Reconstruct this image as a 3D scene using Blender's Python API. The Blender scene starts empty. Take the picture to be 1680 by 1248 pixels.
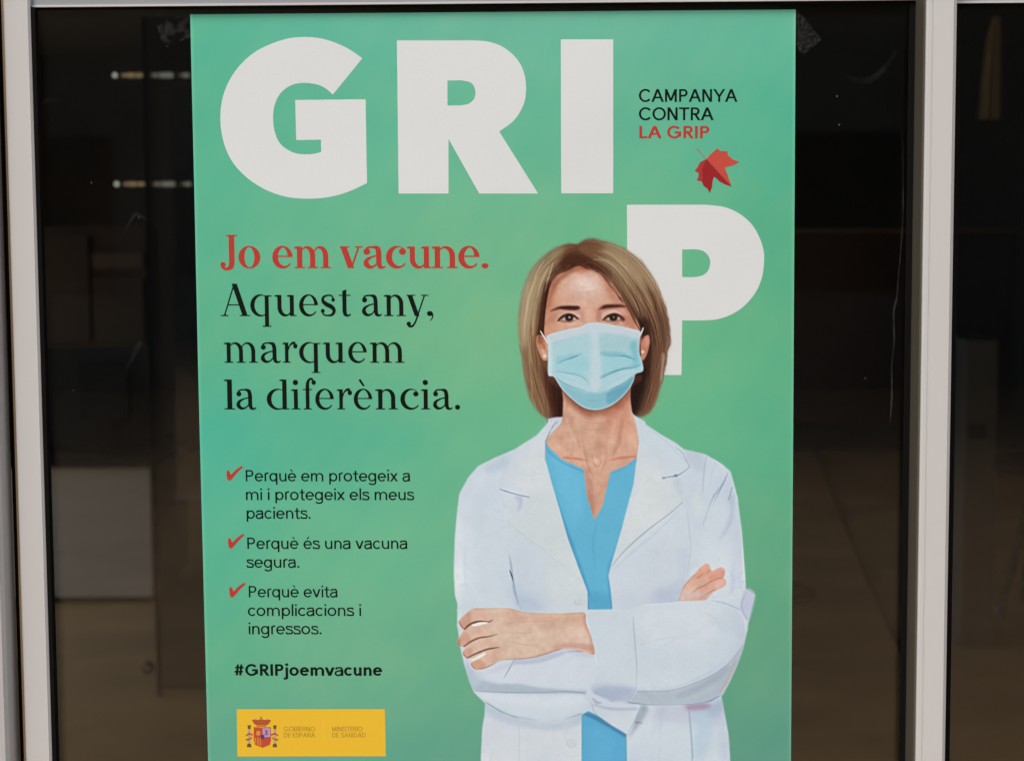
import bpy, math, time
import numpy as np
from mathutils import Matrix, Vector
T0 = time.time()
SC = bpy.context.scene
COL = SC.collection
R_ = math.radians
# ------------------------------------------------------------------ camera (60 mm, slightly tilted down), world, sun, exposure
F_PX, PW, PH = 2800.0, 1680, 1248
CAM = np.array([0.0, -1.41, 1.57])
down = np.array([190.0, 33200.0, F_PX]); down /= np.linalg.norm(down)
rt = np.array([1.0, -(190-F_PX*0.019)/33200.0, -0.019]); rt -= down*(rt@down); rt /= np.linalg.norm(rt)
fw = np.cross(-down, rt)
RW = np.stack([rt, fw, -down], 1)          # columns: world X, Y, Z in camera axes (right, down, forward)
cam = bpy.data.cameras.new('camera'); cam.lens = 36*F_PX/PW; cam.sensor_width = 36; cam.sensor_fit = 'HORIZONTAL'; cam.clip_start = .05; cam.clip_end = 500
co = bpy.data.objects.new('camera', cam); COL.objects.link(co); SC.camera = co
M = Matrix([[RW[0][i], -RW[1][i], -RW[2][i]] for i in range(3)]).to_4x4(); M.translation = Vector(CAM); co.matrix_world = M

cam.dof.use_dof = True; cam.dof.focus_distance = 1.415; cam.dof.aperture_fstop = 10

w = bpy.data.worlds.new('World'); SC.world = w; w.use_nodes = True; nt = w.node_tree
sky = nt.nodes.new('ShaderNodeTexSky'); sky.sky_type = 'NISHITA'; sky.sun_disc = False
SUN_EL, SUN_AZ = R_(52), R_(205)           # behind the photographer, a little to the left
sky.sun_elevation = SUN_EL; sky.sun_rotation = SUN_AZ; sky.air_density = 1.0; sky.dust_density = 3.0; sky.ozone_density = 1.0
nt.nodes['Background'].inputs['Strength'].default_value = 0.13
nt.links.new(sky.outputs[0], nt.nodes['Background'].inputs['Color'])
sl = bpy.data.lights.new('sun', 'SUN'); sl.energy = 1.5; sl.angle = R_(25); sl.color = (1.0, .955, .89)
so = bpy.data.objects.new('sun', sl); COL.objects.link(so)
sd = Vector((math.sin(SUN_AZ)*math.cos(SUN_EL), math.cos(SUN_AZ)*math.cos(SUN_EL), math.sin(SUN_EL)))
so.rotation_euler = sd.to_track_quat('Z', 'Y').to_euler(); so.location = sd*20
SC.view_settings.view_transform = 'Standard'; SC.view_settings.look = 'None'; SC.view_settings.exposure = EXPOSURE = 0.42; SC.view_settings.gamma = 1
SC.cycles.max_bounces = 8; SC.cycles.transparent_max_bounces = 16

def P(px, py, y=0.0):
    """photo pixel -> point on the vertical plane at depth y"""
    d = RW.T @ np.array([(px-PW/2)/F_PX, (py-PH/2)/F_PX, 1.0]); t = (y-CAM[1])/d[1]; return CAM+d*t
def PF(px, py, z=0.0):
    """photo pixel -> point on the horizontal plane at height z"""
    d = RW.T @ np.array([(px-PW/2)/F_PX, (py-PH/2)/F_PX, 1.0]); t = (z-CAM[2])/d[2]; return CAM+d*t
def Pv(X, Y, y=0.0):
    D = np.stack([(X-PW/2)/F_PX, (Y-PH/2)/F_PX, np.ones_like(X)], -1) @ RW; t = (y-CAM[1])/D[..., 1]; return CAM+D*t[..., None]

# ------------------------------------------------------------------ helpers
def lin(c): c = np.asarray(c, float)/255.; return np.where(c <= .04045, c/12.92, ((c+.055)/1.055)**2.4)
GAIN = np.array([.99, .912, .868])           # light falling on the shop front, so that printed colours can be given as seen
def seen(c): return np.clip(lin(c)/GAIN, 0, .93)
def mat(name, col, rough=.5, spec=.5, metal=0.0, noise=None, bump=None, emit=None):
    m = bpy.data.materials.new(name); m.use_nodes = True; nt = m.node_tree; b = nt.nodes['Principled BSDF']
    b.inputs['Base Color'].default_value = (*col, 1); b.inputs['Roughness'].default_value = rough; b.inputs['Specular IOR Level'].default_value = spec; b.inputs['Metallic'].default_value = metal
    if noise:
        sc_, amt, det = noise[:3]; stretch = noise[3] if len(noise) > 3 else (1, 1, 1)
        tc = nt.nodes.new('ShaderNodeTexCoord'); mp = nt.nodes.new('ShaderNodeMapping'); mp.inputs['Scale'].default_value = stretch
        n = nt.nodes.new('ShaderNodeTexNoise'); n.inputs['Scale'].default_value = sc_; n.inputs['Detail'].default_value = det
        r = nt.nodes.new('ShaderNodeValToRGB'); r.color_ramp.elements[0].position = .3; r.color_ramp.elements[1].position = .7
        r.color_ramp.elements[0].color = (*[v*(1-amt) for v in col], 1); r.color_ramp.elements[1].color = (*[min(1, v*(1+amt)) for v in col], 1)
        nt.links.new(tc.outputs['Object'], mp.inputs[0]); nt.links.new(mp.outputs[0], n.inputs['Vector']); nt.links.new(n.outputs[0], r.inputs[0]); nt.links.new(r.outputs[0], b.inputs['Base Color'])
        if bump:
            bp = nt.nodes.new('ShaderNodeBump'); bp.inputs['Strength'].default_value = bump; bp.inputs['Distance'].default_value = .002; nt.links.new(n.outputs[0], bp.inputs['Height']); nt.links.new(bp.outputs[0], b.inputs['Normal'])
    if emit:
        b.inputs['Emission Color'].default_value = (*emit[0], 1); b.inputs['Emission Strength'].default_value = emit[1]
    return m
def mesh(name, V, faces, m, parent=None, smooth=False):
    me = bpy.data.meshes.new(name); me.from_pydata([tuple(v) for v in V], [], faces); me.update()
    if m: me.materials.append(m)
    if smooth: me.polygons.foreach_set('use_smooth', [True]*len(me.polygons))
    o = bpy.data.objects.new(name, me); COL.objects.link(o)
    if parent: o.parent = parent; o.matrix_parent_inverse = parent.matrix_world.inverted()
    return o
class MB:
    def __init__(s): s.V = []; s.F = []
    def add(s, V, F): n = len(s.V); s.V += [tuple(v) for v in V]; s.F += [tuple(n+i for i in f) for f in F]; return s
    def box(s, a, b, bev=0.0):
        x0, y0, z0 = a; x1, y1, z1 = b
        if bev <= 0:
            return s.add([(x0,y0,z0),(x1,y0,z0),(x1,y1,z0),(x0,y1,z0),(x0,y0,z1),(x1,y0,z1),(x1,y1,z1),(x0,y1,z1)], [(0,3,2,1),(4,5,6,7),(0,1,5,4),(1,2,6,5),(2,3,7,6),(3,0,4,7)])
        bm = bmesh.new(); bmesh.ops.create_cube(bm, size=1)
        for v in bm.verts: v.co = ((v.co.x+.5)*(x1-x0)+x0, (v.co.y+.5)*(y1-y0)+y0, (v.co.z+.5)*(z1-z0)+z0)
        bmesh.ops.bevel(bm, geom=bm.edges[:], offset=bev, segments=2, affect='EDGES', profile=.6)
        bm.verts.ensure_lookup_table(); s.add([v.co[:] for v in bm.verts], [[v.index for v in f.verts] for f in bm.faces]); bm.free(); return s
    def prof(s, pts, z0, z1):
        """horizontal outline (x, y) swept from z0 to z1"""
        n = len(pts); V = [(x, y, z0) for x, y in pts]+[(x, y, z1) for x, y in pts]
        return s.add(V, [(i, (i+1) % n, n+(i+1) % n, n+i) for i in range(n)]+[tuple(range(n))[::-1], tuple(range(n, 2*n))])
    def tube(s, pts, r, n=10):
        pts = [np.array(p, float) for p in pts]; base = len(s.V); rr = [r]*len(pts) if np.isscalar(r) else r
        for i, p in enumerate(pts):
            t = pts[min(i+1, len(pts)-1)]-pts[max(i-1, 0)]; t /= np.linalg.norm(t); u = np.cross(t, (0, 0, 1) if abs(t[2]) < .9 else (1, 0, 0)); u /= np.linalg.norm(u); v = np.cross(t, u)
            for k in range(n): a = 2*math.pi*k/n; s.V.append(tuple(p+rr[i]*(math.cos(a)*u+math.sin(a)*v)))
        for i in range(len(pts)-1):
            for k in range(n): a, b = base+i*n+k, base+i*n+(k+1) % n; s.F.append((a, b, b+n, a+n))
        s.F.append(tuple(base+k for k in range(n))[::-1]); s.F.append(tuple(base+(len(pts)-1)*n+k for k in range(n))); return s
    def lathe(s, c, prof, n=32, a0=0, a1=2*math.pi):
        base = len(s.V); full = abs(a1-a0-2*math.pi) < 1e-6; m = n if full else n+1
        for k in range(m):
            a = a0+(a1-a0)*k/n
            for r, z in prof: s.V.append((c[0]+r*math.cos(a), c[1]+r*math.sin(a), c[2]+z))
        q = len(prof)
        for k in range(n):
            k2 = (k+1) % m
            for i in range(q-1): s.F.append((base+k*q+i, base+k2*q+i, base+k2*q+i+1, base+k*q+i+1))
        return s
    def build(s, name, m, parent=None, smooth=False): return mesh(name, s.V, s.F, m, parent, smooth)
def tag(o, label=None, cat=None, group=None, kind=None):
    if label: o['label'] = label
    if cat: o['category'] = cat
    if group: o['group'] = group
    if kind: o['kind'] = kind
    return o
def thing(name, label, cat, loc=(0, 0, 0), group=None):
    o = bpy.data.objects.new(name, None); COL.objects.link(o); o.location = loc; o.empty_display_size = .05
    bpy.context.view_layer.update(); return tag(o, label, cat, group)
import bmesh
# ------------------------------------------------------------------ flat print: rasteriser in plain numpy
def catmull(pts, closed=True, n=6):
    P = np.array(pts, float); m = len(P); out = []
    rng_ = range(m if closed else m - 1)
    for i in rng_:
        if closed: p0, p1, p2, p3 = P[(i-1) % m], P[i], P[(i+1) % m], P[(i+2) % m]
        else: p0, p1, p2, p3 = P[max(i-1, 0)], P[i], P[i+1], P[min(i+2, m-1)]
        for k in range(n):
            t = k / n
            out.append(.5*((2*p1) + (p2-p0)*t + (2*p0-5*p1+4*p2-p3)*t*t + (3*p1-p0-3*p2+p3)*t**3))
    if not closed: out.append(P[-1])
    return np.array(out)

def coverage(polys, x0, y0, w, h, res=1.0, sub=4):
    """even-odd area coverage of a list of polygons on nodes (x0+i/res, y0+j/res)"""
    E = []
    for P in polys:
        P = np.asarray(P, float); Q = np.roll(P, -1, 0); E.append(np.hstack([P, Q]))
    E = np.vstack(E).copy(); E[:, [0, 2]] = (E[:, [0, 2]]-x0)*res; E[:, [1, 3]] = (E[:, [1, 3]]-y0)*res
    cov = np.zeros((h, w+1))
    ylo, yhi = E[:, [1, 3]].min(), E[:, [1, 3]].max()
    for j in range(max(0, int(ylo-1)), min(h, int(yhi+2))):
        for s in range(sub):
            y = j-.5+(s+.5)/sub
            m = (E[:, 1] <= y) != (E[:, 3] <= y)
            if not m.any(): continue
            e = E[m]; xs = np.sort(e[:, 0]+(y-e[:, 1])*(e[:, 2]-e[:, 0])/(e[:, 3]-e[:, 1]))+.5
            for a, b in zip(xs[0::2], xs[1::2]):
                a = min(max(a, 0), w); b = min(max(b, 0), w)
                if b <= a: continue
                ia, ib = int(a), int(b)
                if ia == ib: cov[j, ia] += (b-a)/sub
                else:
                    cov[j, ia] += (ia+1-a)/sub; cov[j, ia+1:ib] += 1/sub
                    cov[j, ib] += (b-ib)/sub
    return np.clip(cov[:, :w], 0, 1)

def blur(a, s):
    if s <= 0: return a
    r = max(1, int(3*s+.5)); k = np.exp(-.5*(np.arange(-r, r+1)/s)**2); k /= k.sum()
    for ax in (0, 1):
        p = [(0, 0)]*a.ndim; p[ax] = (r, r); b = np.pad(a, p, mode='edge'); n = a.shape[ax]
        o = np.zeros_like(a)
        for i, kv in enumerate(k):
            o += kv*(b[i:i+n] if ax == 0 else b[:, i:i+n])
        a = o
    return a

class Canvas:
    def __init__(s, x0, y0, x1, y1):
        s.x0, s.y0 = x0, y0; s.w, s.h = int(x1-x0+1), int(y1-y0+1)
        s.rgb = np.zeros((s.h, s.w, 3)); s.lab = np.zeros((s.h, s.w), int); s.clip = None
    def _put(s, sl, a, col, lab=0, k=1.0):
        if s.clip is not None: a = a*s.clip[sl]
        a = a*k; c = np.array(col, float)
        s.rgb[sl] = s.rgb[sl]*(1-a[..., None])+c*a[..., None]
        if lab: s.lab[sl][a > .35] = lab
    def box(s, P, pad):
        P = np.asarray(P)
        ax = max(0, int(P[:, 0].min()-s.x0-pad)); bx = min(s.w, int(P[:, 0].max()-s.x0+pad+2))
        ay = max(0, int(P[:, 1].min()-s.y0-pad)); by = min(s.h, int(P[:, 1].max()-s.y0+pad+2))
        return ax, ay, bx, by
    def mask(s, pts, soft=.5, smooth=True, n=6):
        P = catmull(pts, True, n) if smooth else np.array(pts, float)
        m = coverage([P], s.x0, s.y0, s.w, s.h)
        return blur(m, soft)
    def area(s, pts, col, k=1.0, soft=.6, lab=0, smooth=True):
        P = catmull(pts, True) if smooth else np.array(pts, float)
        pad = 3*soft+2; ax, ay, bx, by = s.box(P, pad)
        if bx <= ax or by <= ay: return
        m = coverage([P], s.x0+ax, s.y0+ay, bx-ax, by-ay)
        s._put((slice(ay, by), slice(ax, bx)), blur(m, soft), col, lab, k)
    def line(s, pts, w, col, k=1.0, soft=.6, lab=0, smooth=True):
        """tapered stroke; w one width or a list along the points"""
        P = catmull(pts, False, 5) if smooth and len(pts) > 2 else np.array(pts, float)
        ww = np.interp(np.linspace(0, 1, len(P)), np.linspace(0, 1, np.size(w)) if np.size(w) > 1 else [0, 1], w if np.size(w) > 1 else [w, w])
        ax, ay, bx, by = s.box(P, max(ww)/2+3*soft+1)
        if bx <= ax or by <= ay: return
        X, Y = np.meshgrid(np.arange(ax, bx)+s.x0, np.arange(ay, by)+s.y0)
        best = np.full(X.shape, -1e9)
        for i in range(len(P)-1):
            a, b = P[i], P[i+1]; d = b-a; L = max(d@d, 1e-9)
            t = np.clip(((X-a[0])*d[0]+(Y-a[1])*d[1])/L, 0, 1)
            r = (ww[i]*(1-t)+ww[i+1]*t)/2
            best = np.maximum(best, r-np.hypot(X-a[0]-t*d[0], Y-a[1]-t*d[1]))
        a = np.clip(best/(2*soft)+.5, 0, 1); a = a*a*(3-2*a)
        s._put((slice(ay, by), slice(ax, bx)), a, col, lab, k)
    def spot(s, cx, cy, rx, ry, col, k=1.0, soft=None, lab=0):
        t = np.linspace(0, 2*np.pi, 25)[:-1]
        s.area(np.c_[cx+rx*np.cos(t), cy+ry*np.sin(t)], col, k, soft if soft is not None else max(rx, ry)*.5, lab, False)

def green_at(X, Y):
    """printed background gradient of the poster, sRGB 0-255"""
    xs = [320, 560, 800, 1050, 1290]; ys = [20, 200, 400, 560, 720, 900, 1080, 1248]
    G = np.array([[(90,181,150),(98,183,156),(107,182,156),(104,182,155),(100,182,153)],
        [(88,178,144),(95,179,146),(101,181,148),(99,180,147),(86,177,144)],
        [(92,178,142),(102,180,141),(112,182,141),(108,182,139),(89,174,136)],
        [(92,176,139),(104,178,138),(116,182,138),(108,182,137),(96,175,133)],
        [(80,178,150),(90,178,145),(104,180,140),(104,180,138),(92,174,136)],
        [(88,178,145),(104,180,141),(106,178,140),(99,174,134),(98,167,130)],
        [(95,175,139),(108,175,139),(104,171,137),(98,165,131),(97,160,129)],
        [(98,166,139),(98,165,139),(96,160,135),(94,156,131),(92,152,132)]], float)
    tx = np.interp(X, xs, range(5)); ty = np.interp(Y, ys, range(8))
    ix = np.minimum(tx.astype(int), 3); iy = np.minimum(ty.astype(int), 6); fx = tx-ix; fy = ty-iy
    fx = (fx*fx*(3-2*fx))[..., None]; fy = (fy*fy*(3-2*fy))[..., None]
    c = (G[iy, ix]*(1-fx)+G[iy, ix+1]*fx)*(1-fy)+(G[iy+1, ix]*(1-fx)+G[iy+1, ix+1]*fx)*fy
    n = 1.6*np.sin(X*.043+1.7*np.sin(Y*.021))+1.5*np.sin(Y*.061+2*np.sin(X*.017))+1.1*np.sin(X*.11+Y*.07)
    c = c+n[..., None]*np.array([1.0, .35, .1])
    return c

def A_(pts, ox=840, oy=370, s=3.564): return [(ox+x/s, oy+y/s) for x, y in pts]
def B_(pts): return A_(pts, 730, 680, 2.198)
def C_(pts): return A_(pts, 880, 480, 8.4)
def D_(pts): return A_(pts, 735, 970, 6.46)
def E_(pts): return A_(pts, 1090, 900, 10.4)
def F_(pts): return A_(pts, 740, 690, 4.025)
def G_(pts): return A_(pts, 980, 690, 4.026)
def H_(pts): return A_(pts, 740, 980, 4.658)
def I_(pts): return A_(pts, 960, 980, 4.655)
def J_(pts): return A_(pts, 840, 384, 3.714)

BIG = {}
BIG['G'] = [catmull(A_([(1052,198),(960,135),(860,88),(760,58),(650,48),(540,56),(430,88),(300,150),(190,245),(110,360),(65,480),(50,600),(58,720),(90,840),(150,950),(250,1050),(370,1125),(500,1172),(620,1187),(750,1185),(870,1165),(980,1128),(1085,1078)],350,50,4.304),False),
            A_([(1075,487),(578,492),(585,775),(760,772)],350,50,4.304),
            catmull(A_([(762,858),(720,870),(670,875),(590,870),(520,840),(465,790),(432,710),(422,620),(430,540),(460,465),(510,412),(580,378),(660,372),(740,385),(800,415),(843,455)],350,50,4.304),False)]
BIG['G'] = [np.vstack(BIG['G'])]
BIG['R'] = [np.vstack([A_([(48,72)],640,50,4.303), catmull(A_([(600,72),(690,80),(780,110),(860,165),(920,240),(950,320),(960,410),(950,500),(915,580),(860,650),(770,714)],640,50,4.303),False),
            A_([(1045,1152),(630,1152),(412,765),(412,1152),(60,1152)],640,50,4.303)]),
            np.vstack([A_([(405,355)],640,50,4.303), catmull(A_([(500,353),(560,365),(592,395),(603,440),(592,485),(555,518),(500,530)],640,50,4.303),False), A_([(405,530)],640,50,4.303)])]
BIG['I'] = [np.array(A_([(1205,65),(1575,65),(1575,1150),(1208,1150)],640,50,4.303))]
BIG['P'] = [np.vstack([A_([(115,65)],1000,320,4.026), catmull(A_([(640,65),(760,80),(860,125),(940,195),(990,280),(1018,370),(1020,450),(1005,550),(960,650),(880,740),(790,795),(700,822),(600,828)],1000,320,4.026),False),
            A_([(480,828),(475,1188),(120,1188)],1000,320,4.026)]),
            np.vstack([A_([(480,360)],1000,320,4.026), catmull(A_([(570,358),(620,370),(655,405),(665,450),(650,500),(615,530),(560,542)],1000,320,4.026),False), A_([(480,542)],1000,320,4.026)])]

LABS = ['', 'hair', 'face', 'neck', 'scrub_top', 'coat', 'face_mask', 'ear_loop', 'ear', 'earring', 'eyebrow', 'eye', 'hand', 'sleeve', 'cuff', 'button', 'collar', 'lapel', 'iris', 'hand2']
L = {n: i for i, n in enumerate(LABS)}

def paint_woman():
    R = np.random.RandomState(7)
    c = Canvas(738, 384, 1252, 1262)
    X, Y = np.meshgrid(np.arange(c.w)+c.x0, np.arange(c.h)+c.y0)
    c.rgb[:] = green_at(X.astype(float), Y.astype(float))
    m = coverage(BIG['P'], c.x0, c.y0, c.w, c.h); c._put((slice(0, c.h), slice(0, c.w)), m, (216,217,215))
    # ---------------- hair mass behind
    hair = A_([(455,80),(520,90),(600,112),(680,150),(760,215),(820,300),(865,390),(895,470),(915,560),(922,640),(925,690),(905,740),(900,800),(885,870),(865,950),(845,1020),(815,1080),(775,1112),(735,1118),(700,1095),(680,1040),(500,960),(320,1050),(300,1115),(250,1140),(205,1128),(160,1095),(120,1030),(90,950),(72,870),(62,780),(50,700),(40,620),(42,520),(57,420),(82,330),(122,250),(182,182),(250,135),(330,108),(380,112),(415,90)])
    c.area(hair, (128,98,74), soft=1.9, lab=L['hair'])
    hm = c.mask(hair, 1.4); c.clip = hm
    c.area(A_([(60,420),(120,260),(220,180),(190,330),(160,500),(130,640),(120,800),(80,900),(40,640)]), (168,150,116), .85, 7)
    c.area(A_([(80,640),(150,620),(190,780),(230,900),(260,1120),(170,1080),(100,950)]), (138,108,80), .8, 6)
    c.area(A_([(240,880),(300,930),(300,1120),(250,1130),(225,1000)]), (62,38,30), .85, 5)
    c.area(A_([(150,640),(220,640),(220,780),(160,760)]), (96,56,36), .8, 5)
    c.area(A_([(395,110),(300,140),(220,240),(170,400),(150,560),(160,660),(215,600),(215,420),(260,300),(400,240)]), (92,60,42), .75, 5)
    c.area(A_([(450,95),(560,120),(700,220),(780,340),(700,380),(600,260),(470,170)]), (158,138,106), .8, 8)
    c.area(A_([(400,105),(470,95),(560,170),(520,190),(420,150)]), (112,78,56), .8, 5)
    c.area(A_([(390,160),(470,200),(560,260),(640,400),(700,500),(740,560),(700,560),(620,430),(540,290),(420,240)]), (96,62,44), .85, 4)
    c.area(A_([(740,540),(800,520),(830,650),(820,800),(790,900),(760,860),(800,700),(760,600)]), (66,44,36), .8, 6)
    c.area(A_([(700,880),(770,840),(800,900),(770,1000),(740,1090),(690,1090),(690,980)]), (48,36,32), .95, 5)
    c.area(A_([(830,450),(900,520),(915,680),(880,820),(850,980),(810,1070),(790,1000),(840,800),(850,620)]), (116,80,60), .8, 7)
    # strands
    def guide(g, t): return [(a[0]*(1-t)+b[0]*t, a[1]*(1-t)+b[1]*t) for a, b in zip(*g)]
    gl = (A_([(395,106),(290,122),(185,190),(108,300),(62,440),(46,600),(60,780),(92,940),(150,1085)]), A_([(395,165),(340,195),(270,262),(215,330),(188,430),(172,530),(170,660),(230,860),(290,1120)]))
    gr = (A_([(395,100),(480,84),(600,116),(720,184),(820,304),(888,450),(920,620),(908,760),(880,900),(820,1070)]), A_([(390,165),(450,215),(530,268),(600,345),(655,440),(710,530),(770,640),(800,780),(750,920),(705,1090)]))
    for g, N, side in ((gl, 420, 0), (gr, 620, 1)):
        K = 34; kt = np.linspace(0, 1, K); kv = R.randn(K)*15; ks = R.randn(K)*.16+.5
        for _ in range(N):
            t = R.rand(); G = catmull(guide(g, t), False, 6); n = len(G); q = int(t*(K-1)+.5)
            a = R.randint(0, n-8); b = min(n, a+R.randint(7, 22)); seg = G[a:b:3]
            if len(seg) < 2: continue
            drift = np.cumsum(R.randn(len(seg))*.5)[:, None]*np.array([[1, .1]]); seg = seg+drift
            yy = seg[:, 1].mean(); px = c.rgb[int(np.clip(yy-c.y0, 0, c.h-1)), int(np.clip(seg[len(seg)//2, 0]-c.x0, 0, c.w-1))]
            d = kv[q]*(1 if abs(a/n-ks[q]) < .35 else -.4)+R.choice([-1, 1])*R.uniform(4, 22); col = np.clip(px+d*np.array([1.05, .95, .8]), 22, 205)
            c.line(seg, [.3, R.uniform(.9, 3.0), .3], col, R.uniform(.22, .55), .7)
    for p_, col, k, sf in (([(300,60),(400,35),(520,40),(560,90),(500,150),(420,120),(340,110),(300,90)], (112,76,54), .55, 5), ([(330,130),(420,130),(520,190),(560,250),(470,215),(380,200),(330,200),(290,210)], (84,50,36), .75, 3.2),
                        ([(240,105),(300,80),(330,100),(250,190),(215,290),(190,290),(200,190)], (160,142,110), .55, 4), ([(90,330),(120,300),(110,500),(90,700),(55,620)], (176,158,126), .55, 3.5),
                        ([(205,320),(228,290),(222,400),(208,520),(190,640),(165,700),(160,600),(185,480)], (70,40,30), .8, 2.4), ([(100,700),(140,700),(190,900),(160,1050),(110,960)], (142,108,78), .5, 4),
                        ([(180,800),(230,880),(300,960),(305,1110),(270,1130),(215,1000)], (72,42,34), .7, 3.2), ([(560,60),(680,90),(800,200),(880,330),(820,330),(700,190),(600,120)], (160,140,108), .5, 4),
                        ([(600,220),(680,290),(760,420),(800,540),(760,540),(680,420),(620,320)], (140,116,86), .5, 4), ([(770,540),(830,520),(850,650),(840,820),(800,900),(770,860),(820,700)], (58,36,30), .75, 3.5),
                        ([(760,840),(800,830),(790,960),(740,1080),(715,1090),(725,950)], (44,30,28), .8, 3), ([(850,420),(920,500),(950,640),(920,720),(890,650),(870,540)], (104,78,58), .55, 4),
                        ([(860,700),(915,740),(890,900),(840,1060),(800,1100),(830,940)], (112,76,58), .55, 4)):
        c.area(J_(p_), col, k, sf)
    for p_, w_, col, k in (([(226,262),(212,305),(200,352)], 1.8, (208,184,166), .8), ([(200,150),(150,240),(120,330)], 2.2, (190,172,136), .6), ([(150,250),(105,380),(85,520)], 2.0, (196,178,146), .5),
                        ([(430,190),(480,170),(560,220),(640,330)], 2.6, (150,112,84), .55), ([(520,100),(600,120),(700,220),(760,320)], 2.6, (182,162,128), .45), ([(640,180),(740,300),(800,430),(830,520)], 2.2, (172,140,108), .45),
                        ([(880,480),(905,600),(900,680)], 2.0, (148,112,88), .5), ([(700,300),(770,440),(800,560)], 2.0, (70,46,36), .5), ([(820,300),(870,420),(900,520)], 2.0, (90,66,50), .5),
                        ([(100,720),(112,860),(130,980)], 2.0, (186,160,122), .5), ([(140,860),(165,980),(190,1090)], 2.0, (170,134,98), .5), ([(880,760),(860,900),(820,1030)], 2.0, (150,106,82), .5)):
        c.line(J_(p_), [.4, w_, w_, .4], col, k, .9)
    for p_, col, k, sf in (([(330,120),(420,120),(540,190),(600,270),(480,225),(380,205),(300,215)], (80,48,36), .6, 4), ([(205,320),(228,290),(222,400),(208,520),(180,650),(165,700),(150,640),(185,480)], (60,34,26), .7, 3),
                        ([(150,620),(200,700),(215,840),(300,960),(305,1110),(250,1130),(200,1000),(160,820)], (84,54,40), .5, 5), ([(240,880),(310,960),(306,1120),(270,1120)], (50,30,26), .6, 3), ([(740,480),(800,520),(850,640),(845,820),(790,900),(765,840),(800,660)], (62,38,30), .6, 6),
                        ([(760,830),(830,840),(820,960),(760,1090),(712,1090),(722,950)], (46,32,28), .65, 5), ([(640,320),(720,420),(790,540),(770,560),(690,460),(600,330)], (86,58,42), .45, 4),
                        ([(80,320),(150,200),(200,180),(160,300),(110,480),(80,620),(50,620)], (184,166,132), .35, 5), ([(560,80),(700,130),(820,260),(780,300),(640,190)], (172,152,118), .35, 6), ([(900,420),(950,560),(955,660),(900,800),(880,640)], (98,70,54), .4, 5)):
        c.area(J_(p_), col, k, sf)
    # bright and dark locks seen in the print
    for p, w, col, k in [
        ([(150,300),(110,380),(85,480),(72,600),(75,700)], 3.4, (190,172,138), .6), ([(215,240),(190,290),(165,350),(150,420)], 2.6, (196,176,140), .6),
        ([(240,220),(215,300),(200,340)], 1.6, (205,180,160), .8), ([(115,620),(105,720),(120,850)], 2.6, (176,150,110), .55),
        ([(105,960),(135,1050),(150,1100)], 1.6, (176,160,120), .7), ([(470,200),(560,210),(640,290),(700,400),(740,500)], 3.2, (170,150,116), .6),
        ([(500,150),(620,190),(720,290),(790,410),(840,520)], 4.0, (165,142,110), .45), ([(700,330),(780,440),(840,560),(860,680)], 2.6, (156,120,92), .55),
        ([(640,300),(700,400),(740,480),(760,560)], 2.2, (80,54,40), .6), ([(720,400),(790,520),(830,640),(820,760)], 2.4, (78,52,40), .55),
        ([(860,420),(900,540),(912,650)], 2.4, (98,72,54), .6), ([(870,640),(880,720),(850,860),(820,980)], 2.6, (140,98,74), .5),
        ([(150,860),(190,980),(220,1090)], 2.6, (156,118,84), .5), ([(110,800),(150,960),(190,1080)], 2.2, (94,62,44), .6), ([(190,830),(230,980),(250,1100)], 2.4, (84,52,38), .6),
        ([(120,640),(140,760),(150,860)], 2.2, (100,70,46), .6), ([(90,680),(95,800),(115,900)], 2.0, (110,84,58), .5),
        ([(790,860),(780,960),(750,1080)], 2.4, (88,64,52), .6), ([(840,860),(820,960),(790,1060)], 2.4, (100,64,50), .6)]:
        c.line(A_(p), [.5, w, w, .5], col, k, 1.0)
    c.clip = None
    oc = catmull(hair, True, 6); oc_c = oc.mean(0)
    for _ in range(110):
        q = R.randint(len(oc)); p0 = oc[q]; tn = oc[(q+3) % len(oc)]-p0; tn = tn/max(np.hypot(*tn), .1); nr = (p0-oc_c)/np.hypot(*(p0-oc_c))
        if nr[1] > .55: continue
        sg = R.choice([-1, 1]); ln = R.uniform(8, 26); pts = [p0-nr*2+tn*0, p0+tn*sg*ln*.5+nr*R.uniform(-.5, 1.6), p0+tn*sg*ln+nr*R.uniform(-1, 2.8)]
        jj_, ii_ = int(np.clip(p0[1]-nr[1]*5-c.y0, 0, c.h-1)), int(np.clip(p0[0]-nr[0]*5-c.x0, 0, c.w-1))
        c.line(pts, [1.6, 1.3, .4], c.rgb[jj_, ii_], R.uniform(.3, .7), .7, L['hair'])
    # a few stray ends across the outline
    for p in [[(905,690),(888,780),(882,850)], [(92,930),(108,1010),(135,1070)], [(78,880),(92,980),(110,1040)]]:
        c.line(A_(p), [.4, 1.4, .4], (140,110,84), .6, .7, L['hair'])
    c.area(A_([(878,745),(893,760),(886,850),(874,905),(866,900),(872,820)]), (206,198,190), .38, .9)
    c.line(A_([(900,735),(895,800),(882,850)]), [1.2, 2.2, .6], (118,84,64), .8, .7)
    # ---------------- neck and chest
    # ---------------- neck and chest
    c.area(A_([(209,1134),(300,1120),(285,1160),(225,1225),(209,1262),(207,1200)]), (198,204,218), .98, .8, L['collar']); c.line(A_([(206,1135),(208,1180),(204,1235)]), [3, 2.4, 4], (118,100,130), .7, .9); c.line(A_([(232,1140),(236,1165),(268,1150)]), [2, 3, 2], (164,160,184), .6, 1.2)
    c.area(A_([(684,1060),(705,1098),(722,1114),(780,1150),(770,1200),(745,1250),(725,1260),(700,1180)]), (199,211,220), .98, .8, L['collar'])
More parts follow.
